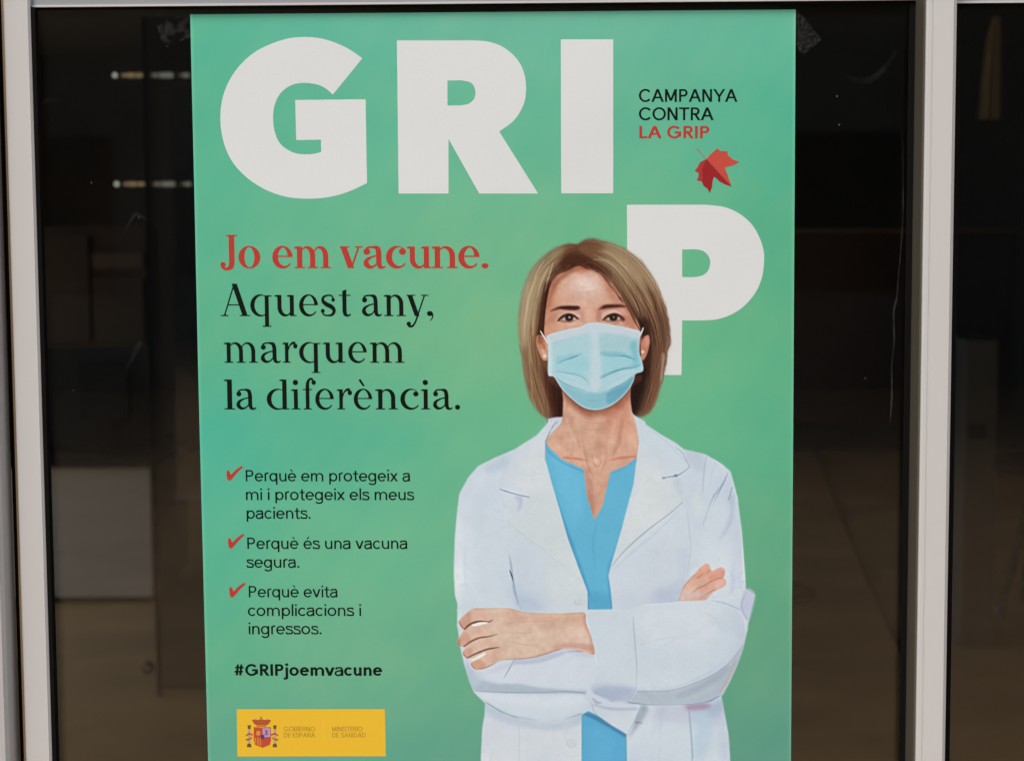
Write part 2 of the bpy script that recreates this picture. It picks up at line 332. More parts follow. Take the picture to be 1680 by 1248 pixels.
    neck = A_([(285,900),(300,1010),(298,1110),(285,1160),(200,1250)])+B_([(370,80),(360,120),(430,210),(500,330),(540,400),(600,300),(700,200),(705,100),(690,40),(682,10)])+A_([(700,1090),(690,1000),(692,900)])
    c.area(neck, (205,161,137), soft=.8, lab=L['neck'], smooth=False)
    c.clip = c.mask(neck, .6, False)
    c.area(A_([(600,980),(700,900),(700,1100),(690,1240),(600,1200),(640,1080)]), (205,140,116), .7, 7)
    c.area(A_([(290,900),(400,1040),(480,1085),(600,1050),(700,920),(690,1010),(600,1090),(480,1120),(390,1090),(300,1000)]), (158,96,74), .8, 3.2)
    c.area(A_([(560,1060),(640,1010),(650,1060),(590,1150),(555,1200)]), (190,120,96), .5, 4)
    c.area(B_([(395,30),(430,60),(470,130),(500,180),(440,160),(380,110),(370,80)]), (214,170,146), .7, 4)
    c.area(B_([(420,0),(440,60),(480,130),(520,180),(505,120),(470,40),(460,0)]), (184,138,116), .55, 3)
    c.line(B_([(440,20),(465,90),(500,150),(530,185)]), [3, 7, 2], (222,180,158), .5, 3.4)
    c.line(B_([(612,20),(600,80),(580,140),(562,182)]), [3, 7, 2], (220,170,146), .55, 3.2)
    c.line(B_([(640,20),(625,100),(600,150)]), [3, 8, 3], (182,126,104), .55, 3.6); c.area(B_([(470,60),(520,60),(530,150),(500,150)]), (192,146,124), .5, 4); c.area(B_([(540,40),(590,40),(575,130),(548,150)]), (188,134,112), .5, 4); c.area(B_([(400,60),(440,90),(470,150),(430,140)]), (196,152,130), .5, 4)
    c.line(B_([(425,155),(470,158),(510,165)]), [2, 4, 2], (196,108,84), .7, 2)
    c.line(B_([(590,165),(640,155),(690,150)]), [2, 5, 2], (198,112,86), .7, 2.2)
    c.line(B_([(530,150),(540,180),(555,185),(566,165)]), [1, 2, 1], (176,110,90), .7, 1)
    c.spot(*B_([(543,165)])[0], 5, 5, (226,186,166), .8, 2)
    c.area(B_([(505,200),(520,330),(540,378),(535,260),(530,200)]), (168,112,94), .55, 2)
    c.area(B_([(505,185),(600,185),(590,230),(540,370),(520,300)]), (206,156,132), .4, 4)
    for y in (1120, 1140, 1180): c.line(A_([(400,y),(470,y+14),(560,y+4)]), [.5, 2.2, .5], (182,134,114), .3, 1.6)
    c.line(A_([(300,930),(330,1010),(300,1120)]), [3, 5, 2], (178,120,92), .4, 3)
    for p_, w_, col in (([(455,700),(470,790),(495,900)], 5, (178,128,106)), ([(600,700),(590,800),(560,880)], 4, (186,130,108)), ([(430,640),(450,760),(480,860),(520,930)], 3, (222,184,162)), ([(640,620),(630,760),(600,860)], 4, (216,164,140)), ([(390,640),(380,760),(390,860)], 6, (190,144,120))):
        c.line(A_(p_, 750, 470, 2.9) if False else A_([(x*1.0, y*1.0) for x, y in p_], 840, 550, 6.222*.62), [1, w_, 1], col, .35, 2)
    c.clip = None
    # ---------------- scrub top
    scrub = B_([(364,92),(372,115),(420,160),(500,197),(511,290),(538,380),(568,330),(597,207),(650,186),(698,150),(700,250),(640,400),(620,520),(640,640),(620,720),(480,722),(480,600),(420,400),(360,200)])
    c.area(scrub, (98,178,210), soft=.6, lab=L['scrub_top'], smooth=False)
    c.clip = c.mask(scrub, .5, False)
    c.area(B_([(380,150),(440,170),(500,220),(500,330),(470,420),(420,300)]), (112,190,220), .6, 6)
    c.line(B_([(366,100),(372,130),(420,170),(500,205)]), 2.5, (74,150,188), .5, 1.2)
    c.line(B_([(598,210),(650,190),(695,155)]), 2.5, (82,158,192), .5, 1.2)
    c.line(B_([(400,300),(440,420),(490,560),(520,650)]), [3, 7, 6], (70,146,186), .6, 2.4)
    c.line(B_([(640,400),(610,500),(590,560),(600,690)]), [2, 5, 5], (74,150,190), .5, 2)
    c.line(B_([(545,390),(535,480),(545,560)]), [1, 5, 1], (84,162,198), .5, 3)
    c.area(B_([(515,640),(600,650),(600,700),(515,700)]), (80,156,196), .6, 5)
    c.line(B_([(512,640),(517,702)]), 3, (56,124,160), .7, 1)
    c.clip = None
    # ---------------- coat body
    coat = B_([(405,18),(372,28),(330,75),(250,125),(180,155),(120,185),(85,225),(52,285),(45,340),(36,440),(32,560),(36,650),(45,680),(44,760),(56,830),(72,900),(92,960),(108,1002),(146,1035),(143,1080),(135,1130),(128,1275),(492,1275),(492,1080),(515,1068),(600,1110),(655,1150),(657,1275),(1030,1275),(1022,1150),(1005,1060),(997,1015),(1022,970),(1052,905),(1075,840),(1090,770),(1103,710),(1118,648),(1085,628),(1082,570),(1070,420),(1055,300),(1030,205),(1000,178),(940,143),(862,125),(830,100),(780,72),(720,32),(688,8),(700,100),(690,170),(680,250),(640,400),(605,520),(590,578),(600,640),(606,702),(515,702),(514,640),(480,550),(440,440),(412,340),(385,250),(362,165),(364,95),(380,60)])
    c.area(coat, (198,210,219), soft=.7, lab=L['coat'], smooth=False)
    cm = c.mask(coat, .7, False); c.clip = cm
    S = lambda p, col, k=.6, s=6: c.area(B_(p), col, k, s)
    Ln = lambda p, w, col, k=.7, s=1.0: c.line(B_(p), w, col, k, s)
    S([(50,290),(120,200),(200,180),(180,260),(120,400),(100,600),(40,640)], (207,216,226), .7, 10)
    S([(250,300),(330,310),(430,480),(500,620),(420,660),(280,640),(240,500)], (203,211,216), .5, 10)
    S([(300,120),(360,80),(362,170),(400,330),(440,450),(380,420),(300,300),(240,260)], (206,213,219), .7, 8)
    S([(250,620),(400,640),(505,660),(500,705),(280,700)], (186,197,214), .75, 7)
    S([(700,120),(800,220),(850,320),(700,440),(620,520),(660,380),(690,250)], (207,213,216), .7, 8)
    S([(720,500),(860,440),(880,640),(700,670),(620,680)], (198,206,216), .5, 10)
    S([(760,630),(860,610),(850,670),(740,680)], (176,186,204), .8, 7)
    S([(600,640),(760,650),(760,690),(606,700)], (190,200,214), .6, 5)
    S([(880,150),(940,150),(930,260),(900,400),(860,320),(880,220)], (192,203,217), .5, 6)
    S([(950,300),(1020,200),(1045,300),(1000,360),(930,420)], (190,202,217), .6, 7)
    S([(1030,330),(1075,420),(1082,560),(1060,640),(1030,500)], (190,200,217), .6, 7)
    S([(940,420),(1010,400),(1030,560),(1020,660),(940,540)], (208,216,225), .5, 10)
    S([(40,400),(60,400),(60,660),(38,640)], (214,222,230), .6, 4)
    # sleeve inner fold, seams, notches
    Ln([(242,400),(300,448),(350,482)], [1, 1.5, 1.2], (172,184,194), .6, .8)
    Ln([(232,510),(243,580),(252,640),(275,700)], [1, 4, 5, 2], (166,178,200), .8, 2)
    Ln([(350,482),(400,525),(440,555),(505,612)], [1.2, 1.4, 1], (184,194,202), .7, .9)
    Ln([(276,296),(272,330)], [2, 1], (170,182,202), .7, 1)
    Ln([(236,150),(205,230),(200,266)], [1, 3, 1], (190,201,214), .6, 2)
    Ln([(720,36),(800,100),(850,150),(886,186)], [.8, 1.4, 1.4], (176,188,204), .6, .9)
    Ln([(838,225),(846,270),(858,318)], [1, 1.5, 1], (184,196,212), .6, 1)
    Ln([(845,345),(760,425),(660,510),(612,555)], [1, 5, 1], (184,194,210), .6, 2)
    Ln([(975,170),(960,220),(955,250)], [1, 2, 1], (180,192,210), .5, 1.5)
    Ln([(1025,560),(1040,600),(1030,650)], [1, 4, 1], (180,190,212), .6, 2)
    Ln([(75,470),(70,560),(80,640)], [1, 5, 1], (192,202,216), .6, 3)
    Ln([(590,578),(600,640),(606,702)], [1.5, 2, 2], (214,220,226), .7, 1)
    Ln([(362,165),(385,250),(412,340),(440,440),(480,550),(514,640)], [1.6, 1.6], (216,221,225), .8, .9)
    Ln([(364,95),(362,165)], [2.4, 1.6], (120,110,140), .8, .9)
    Ln([(405,20),(385,50),(366,92)], [1, 2, 2.4], (96,70,90), .7, .9)
    Ln([(375,40),(385,60),(395,45)], [3, 6, 2], (206,206,220), .7, 1.4)
    c.clip = None
    c.clip = cm
    def SA(f, p, col, k=.6, s=3): c.area(f(p), col, k, s)
    def LA(f, p, w, col, k=.7, s=.9): c.line(f(p), w, col, k, s)
    SA(F_, [(380,228),(300,262),(215,310),(260,345),(360,300)], (178,194,208), .7, 4); SA(F_, [(150,500),(260,380),(330,460),(250,640),(140,760)], (192,206,217), .6, 7)
    SA(F_, [(420,300),(620,200),(640,300),(860,1080),(700,940),(450,720),(540,500)], (203,213,214), .6, 6); SA(F_, [(610,960),(860,1100),(890,1240),(650,1240)], (202,212,213), .6, 6)
    SA(F_, [(430,760),(600,900),(600,1200),(480,1200),(420,960)], (192,204,220), .55, 8)
    LA(F_, [(322,450),(360,464),(420,482),(515,504)], [1, 2, 1.4, 1.6], (104,130,176), .85, .6); LA(F_, [(330,443),(420,470),(500,488)], [.6, 1.4, .6], (222,228,234), .7, .6)
    SA(F_, [(420,496),(470,500),(468,560),(445,600),(440,540)], (176,186,208), .75, 1.8)
    LA(F_, [(384,640),(384,690)], [1, 1.4], (176,190,200), .6, .9); LA(F_, [(383,880),(398,950),(408,1030)], [.8, 2.4, 1.4], (150,166,180), .7, 1.1)
    LA(F_, [(388,988),(400,1020),(412,1060)], [1.4, 2.6, .8], (66,78,108), .95, .6); LA(F_, [(412,1060),(424,1130),(442,1210)], [1, 1.6, 2], (126,148,180), .8, .8)
    SA(F_, [(430,1150),(560,1180),(600,1248),(450,1248)], (170,188,204), .6, 4)
    SA(G_, [(572,192),(690,212),(700,330),(620,300)], (182,196,208), .75, 3); LA(G_, [(516,174),(560,212),(608,300)], [1, 2, 1.4], (160,176,194), .8, .9)
    LA(G_, [(436,380),(460,372),(516,364),(560,344),(610,304)], [2.4, 1.6, 2.6, 1.4, 1], (122,142,176), .85, .6); c.spot(*G_([(438,378)])[0], 2.6, 1.6, (88,110,150), .8, .7); c.spot(*G_([(518,362)])[0], 3.0, 2.0, (84,108,150), .85, .8)
    SA(G_, [(500,380),(560,400),(560,500),(520,460)], (184,197,209), .6, 2.6)
    LA(G_, [(722,228),(708,310),(694,480)], [1.2, 2.6, 1.2], (164,182,198), .75, 1.2); LA(G_, [(742,226),(780,260),(850,330)], [1, 1.6, 1], (216,226,230), .7, .8)
    LA(G_, [(862,346),(820,430),(768,500),(730,590),(698,690)], [1.2, 3.2, 3.0, 2.2, .6], (150,168,190), .8, 1.3); LA(G_, [(850,380),(800,480),(760,560)], [.6, 1.6, .4], (120,140,170), .7, .8)
    LA(G_, [(890,440),(868,520)], [1.6, 2.6], (138,156,182), .85, 1.0); SA(G_, [(900,480),(905,560),(890,660),(850,740),(800,790),(850,700),(880,600),(870,520)], (172,188,208), .8, 2.4)
    SA(G_, [(720,560),(800,520),(850,560),(780,720),(720,760)], (202,214,221), .6, 5); SA(G_, [(620,480),(680,480),(690,600),(640,620)], (206,215,214), .6, 4)
    LA(G_, [(596,600),(606,720),(618,850),(600,960),(596,1040)], [.8, 1.4, 1.2, 1], (168,184,196), .7, .9); SA(G_, [(525,840),(610,860),(596,1040),(560,1180),(470,1190),(520,1000)], (186,199,211), .6, 4)
    SA(G_, [(930,880),(905,980),(915,1060),(880,1150),(890,980)], (182,194,216), .8, 3); SA(G_, [(400,1140),(560,1120),(560,1190),(400,1200)], (174,188,206), .7, 3.5)
    LA(G_, [(885,340),(910,450),(945,600),(955,750),(965,950),(975,1080)], [1, 2, 2, 2, 1], (214,226,226), .8, .9)
    LA(G_, [(560,540),(480,610),(360,700),(240,800),(150,890),(96,960)], [1.4, 1.8, 2.2, 2.4, 1.6, .8], (148,162,178), .8, .7)
    SA(G_, [(330,300),(420,360),(540,520),(400,620),(200,740),(260,500)], (203,213,214), .5, 6)
    c.clip = None
    # collar and lapel zones carry a name only
    def zone(p, lab, sm=False):
        z = c.mask(p, 0, sm) > .5; c.lab[z & (c.lab == L['coat'])] = L[lab]
    zone(B_([(405,10),(330,75),(250,125),(200,268),(302,297),(362,165),(364,95)]), 'collar'); zone(B_([(688,0),(720,32),(830,100),(886,186),(838,222),(788,228),(700,110)]), 'collar')
    zone(B_([(302,297),(242,400),(505,625),(514,640),(440,440),(362,165)]), 'lapel'); zone(B_([(788,228),(838,222),(858,318),(604,548),(590,578),(605,520),(680,250),(700,110)]), 'lapel')
    # lower coat
    c.clip = cm
    S([(130,1100),(260,1090),(400,1110),(490,1090),(490,1275),(128,1275)], (204,211,218), .8, 4)
    S([(145,1040),(260,1095),(400,1115),(490,1085),(488,1110),(400,1135),(260,1120),(150,1075)], (180,192,210), .75, 3)
    S([(700,1060),(1000,1040),(1010,1120),(880,1110),(700,1100)], (186,192,210), .7, 5)
    S([(860,1048),(960,1040),(960,1065),(880,1070)], (176,160,184), .6, 4)
    S([(660,1150),(720,1060),(760,1060),(740,1250),(660,1260)], (198,208,220), .6, 5)
    Ln([(885,1070),(888,1150),(892,1260)], [1.2, 2, 2], (160,172,196), .8, 1)
    Ln([(772,1060),(776,1160),(770,1260)], [1, 2, 1], (190,200,214), .7, 1.6)
    Ln([(265,1110),(268,1180),(262,1260)], [1, 2, 1], (188,198,210), .6, 1.6)
    Ln([(700,1060),(688,1105),(712,1112)], [3, 5, 1], (150,164,190), .7, 2)
    Ln([(494,1082),(494,1262)], [1.6, 1.6], (218,224,230), .8, .8)
    Ln([(652,1150),(656,1262)], [1.6, 1.6], (214,221,230), .8, .8)
    S([(990,1150),(1022,1160),(1030,1262),(1000,1262)], (184,196,214), .6, 4)
    c.line(B_([(1032,1240),(1060,1250)]), 3, (214,220,224), .8, 1)
    c.clip = None
    c.clip = cm
    LA(I_, [(790,838),(800,960),(815,1100),(824,1225)], [1.2, 2, 2, 1.6], (146,164,184), .85, .9); SA(I_, [(830,860),(960,850),(980,1000),(930,1160),(850,1240)], (176,198,214), .75, 6)
    SA(I_, [(780,818),(940,808),(945,846),(800,856)], (160,138,164), .8, 2.2); SA(I_, [(940,850),(1050,760),(1060,860),(980,920)], (158,176,200), .75, 4)
    SA(I_, [(560,830),(640,830),(600,900),(570,1000)], (176,190,206), .6, 4); SA(I_, [(430,820),(480,850),(420,960),(330,1070),(340,1040)], (146,158,172), .8, 2.6); LA(I_, [(385,952),(430,950)], [3, .6], (120,132,152), .8, .8)
    SA(I_, [(1040,860),(1090,1000),(1105,1248),(1040,1248),(1020,1000)], (186,200,216), .6, 5)
    SA(H_, [(260,800),(400,880),(500,915),(800,955),(1000,890),(1000,930),(800,990),(500,960),(280,860)], (182,196,208), .7, 4); LA(H_, [(520,980),(526,1100),(520,1248)], [1, 1.6, 1], (182,196,206), .6, 1.4)
    c.clip = None
    for cx, cy, r in ((480,672,12), (457,1182,17)):
        p = B_([(cx, cy)])[0]; rr = r/2.198
        c.spot(p[0], p[1], rr, rr*.95, (200,208,212), .9, .8, L['button'])
        t = np.linspace(.2, 3.6, 14); c.line(np.c_[p[0]+rr*np.cos(t), p[1]+rr*np.sin(t)], [.5, 1.3, .5], (172,184,194), .8, .7)
    # lower scrub seen under the arms
    sc2 = B_([(494,1078),(515,1066),(600,1108),(652,1148),(656,1280),(494,1280)])
    c.area(sc2, (90,167,207), soft=.6, lab=L['scrub_top'], smooth=False)
    c.clip = c.mask(sc2, .5, False)
    c.line(B_([(500,1075),(560,1100),(650,1155)]), [5, 8, 6], (62,122,160), .75, 2.5)
    c.area(B_([(520,1130),(600,1160),(610,1270),(520,1270)]), (98,176,212), .5, 6); c.clip = None
    # ---------------- far arm: sleeve under the near hand
    low = B_([(44,700),(60,700),(140,860),(300,880),(430,850),(520,850),(548,930),(510,1000),(530,1060),(492,1082),(400,1105),(320,1100),(250,1090),(200,1070),(140,1035),(105,1000),(88,960),(70,900),(54,830)])
    c.area(low, (198,210,219), soft=.8, lab=L['sleeve'], smooth=False)
    c.clip = c.mask(low, .7, False)
    S([(100,900),(240,890),(420,860),(520,870),(520,970),(300,970),(130,950)], (204,211,222), .7, 6)
    S([(70,890),(120,950),(250,980),(400,994),(510,996),(510,1004),(240,1002),(110,985)], (162,176,196), .85, 3)
    S([(120,1000),(300,1012),(500,1008),(480,1050),(300,1050),(160,1030)], (210,218,226), .7, 5)
    S([(110,1005),(200,1066),(300,1096),(400,1102),(490,1078),(490,1090),(250,1100)], (150,166,190), .75, 2)
    Ln([(250,884),(232,915),(214,946)], [1.5, 1.8, .8], (134,150,166), .9, .6)
    SA(H_, [(160,600),(260,652),(330,664),(500,656),(700,690),(1020,716),(1020,730),(700,724),(400,720),(180,710),(140,660)], (164,180,192), .85, 1.8); LA(H_, [(185,710),(400,722),(700,724),(860,716),(1020,727)], [1, 1.6, 1.6, 1.4, 2], (138,150,174), .85, .8)
    SA(H_, [(100,480),(160,560),(260,600),(180,690),(120,600)], (186,200,212), .6, 4); LA(H_, [(270,800),(340,846),(420,890),(500,916)], [1, 2, 2.6, 2], (128,148,166), .9, .8)
    LA(H_, [(500,918),(620,936),(720,950),(800,952),(870,930),(1000,882)], [1.4, 1.6, 2.4, 1.4, 1.2, 1], (146,164,176), .85, .8); LA(H_, [(840,398),(920,402),(1005,412)], [.8, 2.2, 1.6], (104,110,136), .9, .7)
    SA(H_, [(480,480),(650,476),(840,420),(840,440),(650,500),(480,505)], (166,174,194), .7, 1.6)
    Ln([(255,880),(300,884),(420,856),(500,856)], [3, 5, 2], (176,184,202), .7, 2)
    Ln([(60,700),(48,760),(58,830),(75,900)], [3, 4, 3], (216,224,230), .7, 1.6)
    c.clip = None
    # cuff tail
    tail = B_([(510,1000),(535,1050),(545,1078),(600,1118),(660,1153),(672,1140),(706,1050),(640,1030)])
    c.area(tail, (197,208,217), soft=.6, lab=L['cuff'], smooth=False)
    c.line(B_([(530,1046),(545,1078),(600,1118),(658,1153)]), [1, 1.6, 1.2], (152,168,194), .8, .8)
    c.line(B_([(660,1150),(685,1100),(706,1050)]), [1, 1.6, 1.2], (150,164,190), .8, .8)
    c.line(B_([(540,1045),(600,1060),(690,1060)]), [2, 5, 5], (166,178,200), .7, 2.4)
    c.line(I_([(60,770),(90,800),(120,800)]), [2, 4, 2], (150,164,190), .7, 1.6)
    # ---------------- far hand on the arm
    h2 = E_([(255,880),(290,740),(340,620),(430,510),(520,420),(620,310),(680,262),(730,250),(775,285),(790,350),(830,365),(920,325),(980,315),(1030,350),(1032,430),(1012,490),(1050,530),(1055,600),(1000,650),(900,700),(800,775),(700,875),(650,915),(600,890),(430,890)])
    c.area(E_([(240,900),(180,800),(300,600),(440,460),(420,600),(300,880)]), (182,192,212), .6, 2.2)
    c.area(h2, (212,160,138), soft=.7, lab=L['hand2'])
    c.clip = c.mask(h2, .6)
    c.area(E_([(540,420),(660,300),(760,300),(790,400),(700,460),(560,500)]), (216,146,120), .8, 1.6)
    c.area(E_([(760,480),(900,380),(1020,370),(1010,480),(880,510),(780,570)]), (216,140,120), .8, 1.6)
    c.area(E_([(860,600),(960,540),(1030,540),(1040,610),(960,650),(880,660)]), (222,166,158), .8, 1.4)
    c.area(E_([(340,700),(460,560),(640,500),(700,560),(560,660),(400,760)]), (212,172,146), .7, 1.6)
    c.line(E_([(800,540),(700,615),(560,680),(440,780)]), [.6, 1.6, 1, .6], (168,106,84), .8, .7)
    c.line(E_([(1010,480),(900,510),(790,565)]), [.6, 1.5, .8], (176,96,76), .9, .6)
    c.line(E_([(880,690),(780,735),(620,830)]), [.6, 1.6, .8], (172,112,92), .8, .7)
    c.line(E_([(560,500),(610,460),(660,420)]), [.6, 1.4, .6], (190,116,88), .8, .6)
    c.line(E_([(790,350),(740,400),(700,420)]), [.6, 1.2, .5], (184,110,88), .7, .7)
    c.line(E_([(255,880),(290,740),(350,620),(520,430)]), [1.2, 1.2, .6], (150,100,90), .6, .8)
    c.clip = None
    # ---------------- near forearm sleeve and cuff
    arm = B_([(502,705),(600,702),(680,700),(720,684),(850,674),(940,668),(1000,668),(1040,678),(1066,695),(1088,735),(1092,770),(1075,840),(1052,905),(1022,970),(1000,1010),(960,1034),(880,1045),(750,1046),(680,1042),(600,1034),(540,1008),(525,990),(560,940),(545,900),(538,858),(520,780)])
    c.area(B_([(700,700),(850,640),(960,650),(840,670)]), (184,194,210), .4, 3)
    c.area(arm, (197,209,218), soft=.7, lab=L['sleeve'], smooth=False)
    am = c.mask(arm, .6, False); c.clip = am
    S([(1030,700),(1088,740),(1080,850),(1020,970),(960,1020),(1000,900),(1050,800)], (186,198,214), .7, 8)
    S([(700,700),(950,690),(1000,760),(900,850),(720,830)], (208,216,223), .6, 10)
    S([(540,985),(700,1000),(880,985),(1000,930),(960,1035),(700,1045),(560,1030)], (180,192,206), .8, 5)
    S([(700,1015),(860,1010),(980,960),(1000,1000),(900,1044),(700,1046)], (204,210,220), .5, 4)
    Ln([(960,668),(1010,680),(1050,696),(1070,705)], [1, 1.8, 1], (158,172,192), .85, .8)
    Ln([(760,850),(850,800),(920,780)], [1, 2, 1], (194,204,216), .6, 2)
    Ln([(740,1000),(850,975),(950,930),(1010,880)], [1, 3, 1], (182,194,210), .6, 2.4)
    SA(I_, [(370,716),(640,712),(800,668),(980,590),(1100,500),(1210,350),(1245,230),(1240,400),(1110,640),(1025,750),(900,800),(600,826),(430,818),(330,796)], (166,180,192), .8, 2.2)
    SA(I_, [(660,790),(800,730),(950,650),(1000,660),(900,740),(700,800)], (178,194,202), .8, 3); SA(I_, [(700,740),(900,650),(1080,520),(1100,560),(920,690),(740,770)], (150,164,180), .5, 2.4)
    LA(I_, [(370,716),(500,714),(640,710),(800,666),(980,586),(1100,496),(1210,360)], [1.4, 1.4, 1.4, 1.6, 1.4, 1], (144,158,176), .75, .9); LA(I_, [(1030,720),(1090,620),(1150,470)], [2, 3, 1.5], (196,160,150), .7, 1.2)
    SA(I_, [(960,150),(1080,120),(1120,260),(1040,240)], (188,203,212), .6, 5); LA(I_, [(900,110),(980,150),(1040,230)], [1, 2, 1], (184,198,208), .6, 2); LA(I_, [(1180,100),(1222,180),(1226,260)], [1.5, 2.5, 1.5], (216,222,224), .7, 1.2)
    LA(I_, [(420,360),(560,320),(720,290)], [1, 1.6, 1], (186,200,206), .6, 1.4); LA(I_, [(330,798),(600,828),(900,802),(1020,752)], [1.6, 2.4, 2.4, 1.6], (126,138,164), .85, .9)
    Ln([(540,1012),(620,1038),(750,1046),(880,1045),(960,1034),(1000,1008)], [1.5, 2, 2, 1.5], (140,154,182), .7, 1)
    Ln([(505,707),(600,704),(720,686),(850,676)], [1, 1.2], (218,224,230), .8, .8)
    c.clip = None
    c.area(B_([(1085,628),(1118,648),(1100,730),(1088,740),(1064,692)]), (182,190,212), .85, 1.6)
    Ln([(1085,640),(1070,690),(1090,740)], [1, 2, 1], (154,168,192), .8, 1)
    cuff = B_([(502,706),(600,702),(680,700),(690,800),(694,900),(690,1000),(668,1034),(600,1030),(540,1006),(522,985),(556,940),(543,890),(536,850),(515,770)])
    c.area(cuff, (197,209,218), soft=.5, lab=L['cuff'], smooth=False); c.clip = c.mask(cuff, .5, False)
    S([(520,980),(600,970),(690,990),(668,1034),(560,1025)], (178,190,208), .8, 4)
    LA(I_, [(366,150),(372,240),(385,400),(396,560),(386,700),(330,790)], [.8, 1.6, 1.6, 1.8, 1.6], (160,176,190), .85, .8); SA(I_, [(110,684),(380,690),(360,730),(325,796),(180,790),(50,768)], (160,174,198), .75, 3)
    Ln([(508,715),(520,780),(538,858),(550,900)], [1, 1.5, 1.5], (220,226,230), .8, .9)
    Ln([(528,930),(552,940),(545,960)], [1, 2, 1], (186,196,206), .7, 1.2)
    c.clip = None
    Ln([(500,1005),(535,1050)], [1.5, 1.5], (180,190,208), .6, 1.2)
    # ---------------- near hand
    c.clip = (c.lab > 0).astype(float)
    c.area(D_([(100,330),(60,420),(90,620),(180,800),(330,880),(640,760),(1200,660),(1500,700),(1500,640),(900,720),(300,850)]), (182,190,206), .5, 2)
    c.clip = None
    h1 = D_([(1440,222),(1200,232),(950,226),(800,215),(700,188),(600,174),(430,176),(270,178),(210,215),(130,288),(113,330),(160,398),(175,402),(150,430),(108,500),(96,545),(130,578),(182,590),(158,640),(163,672),(205,708),(250,712),(252,745),(243,775),(285,820),(345,826),(450,788),(520,745),(620,722),(760,715),(900,700),(1050,660),(1180,620),(1300,605),(1430,633),(1550,662),(1525,500),(1462,330)])
    c.area(h1, (206,174,152), soft=.6, lab=L['hand'])
    c.clip = c.mask(h1, .5)
    c.area(D_([(560,190),(900,240),(1420,240),(1460,380),(1200,330),(800,320),(600,300)]), (208,164,140), .7, 3)
    c.area(D_([(640,380),(1000,360),(1200,420),(1000,560),(700,600),(600,520)]), (208,180,156), .7, 4)
    c.area(D_([(1180,420),(1330,380),(1480,480),(1500,560),(1250,520)]), (214,180,162), .7, 3)
    c.area(D_([(1100,600),(1240,540),(1500,560),(1550,660),(1300,620)]), (192,142,126), .75, 2.4)
    c.area(D_([(620,722),(900,690),(1180,605),(1180,640),(900,720),(620,745)]), (176,140,128), .8, 1.8)
    c.area(D_([(1180,600),(1350,592),(1540,650),(1400,640),(1250,618)]), (214,176,160), .7, 1)
    c.area(D_([(1440,220),(1475,220),(1560,660),(1520,660),(1500,500),(1440,340)]), (196,142,120), .7, 1.4)
    for p in ([(115,330),(150,280),(230,210),(250,300),(200,385),(150,395)], [(98,545),(120,490),(180,430),(240,480),(220,550),(160,585)], [(158,650),(200,600),(250,600),(260,670),(210,708)], [(243,775),(280,730),(350,720),(400,780),(330,825)]):
        c.area(D_(p), (198,140,116), .7, 1.8)
    for p, col in (([(120,320),(150,295),(165,330),(140,365)], (190,150,136)), ([(102,530),(125,500),(140,530),(120,560)], (178,136,104)), ([(164,640),(195,620),(215,650),(190,685)], (206,150,136)), ([(262,760),(300,735),(345,755),(310,795)], (206,146,104))):
        c.area(D_(p), col, .9, .8)
    for p in ([(250,230),(350,210),(440,230),(430,290),(300,290)], [(220,430),(330,400),(440,420),(420,455),(300,470)], [(270,560),(380,520),(480,530),(420,575),(320,600)], [(360,700),(450,650),(520,650),(500,700),(420,740)]):
        c.area(D_(p), (214,168,148), .7, 1.8)
    c.line(D_([(175,398),(235,345),(330,315),(430,320),(470,300)]), [2.2, 3.6, 2.2, .8], (112,58,44), .85, 1.0)
    c.line(D_([(165,585),(240,530),(330,490),(430,475),(520,450)]), [2.2, 3.2, 2.2, .8], (122,66,50), .8, 1.0)
    c.line(D_([(205,700),(300,655),(400,615),(470,600),(540,590)]), [1.8, 3.0, 2.8, .8], (114,60,46), .8, 1.0)
    for p in ([(160,395),(130,350),(118,320)], [(130,578),(104,550),(110,505)], [(205,706),(168,672),(164,640)], [(285,818),(252,785),(252,750)]):
        c.line(D_(p), [2.6, 2.4, .6], (168,96,72), .7, 1.2)
    c.line(D_([(270,180),(430,178),(600,176),(700,190),(800,217),(950,228),(1200,234),(1440,226)]), [1.4, 1.2], (182,134,114), .6, .9)
    c.line(D_([(620,722),(760,715),(900,700),(1050,660),(1180,620)]), [1.6, 2.4, 1.6], (150,112,100), .7, 1.0)
    c.line(D_([(520,745),(450,786),(345,824)]), [1.2, 2.0, 1.4], (172,112,92), .7, 1.0)
    c.line(D_([(300,820),(400,805),(460,780),(540,740)]), [.8, 1.2, .6], (164,100,80), .6, .8)
    for p in ([(620,340),(800,320),(1000,315)], [(620,430),(800,440),(900,430)], [(640,520),(800,560),(950,570)]):
        c.line(D_(p), [.5, 1.6, .5], (192,148,124), .5, 1.3)
    c.clip = None
    c.area(D_([(250,352),(330,326),(400,322),(425,330),(380,345),(290,366)]), (226,220,224), .95, .5)
    c.area(D_([(245,722),(300,690),(370,655),(405,655),(360,690),(262,738)]), (214,214,222), .95, .5)
    # ---------------- ears
    for p, col in (([(143,650),(175,640),(205,680),(210,770),(200,790),(175,778),(155,735),(143,700)], (186,130,100)), ([(752,690),(775,650),(797,640),(808,665),(800,715),(785,760),(765,788),(748,760)], (184,118,96))):
        c.area(A_(p), col, soft=.7, lab=L['ear'])
    c.area(A_([(150,650),(175,650),(180,690),(155,690)]), (134,80,56), .7, 1.5); c.area(A_([(170,725),(195,728),(203,775),(184,778)]), (214,172,150), .8, 1.4); c.line(A_([(160,680),(185,700),(190,730)]), [.6, 1.6, .6], (150,90,64), .7, .8)
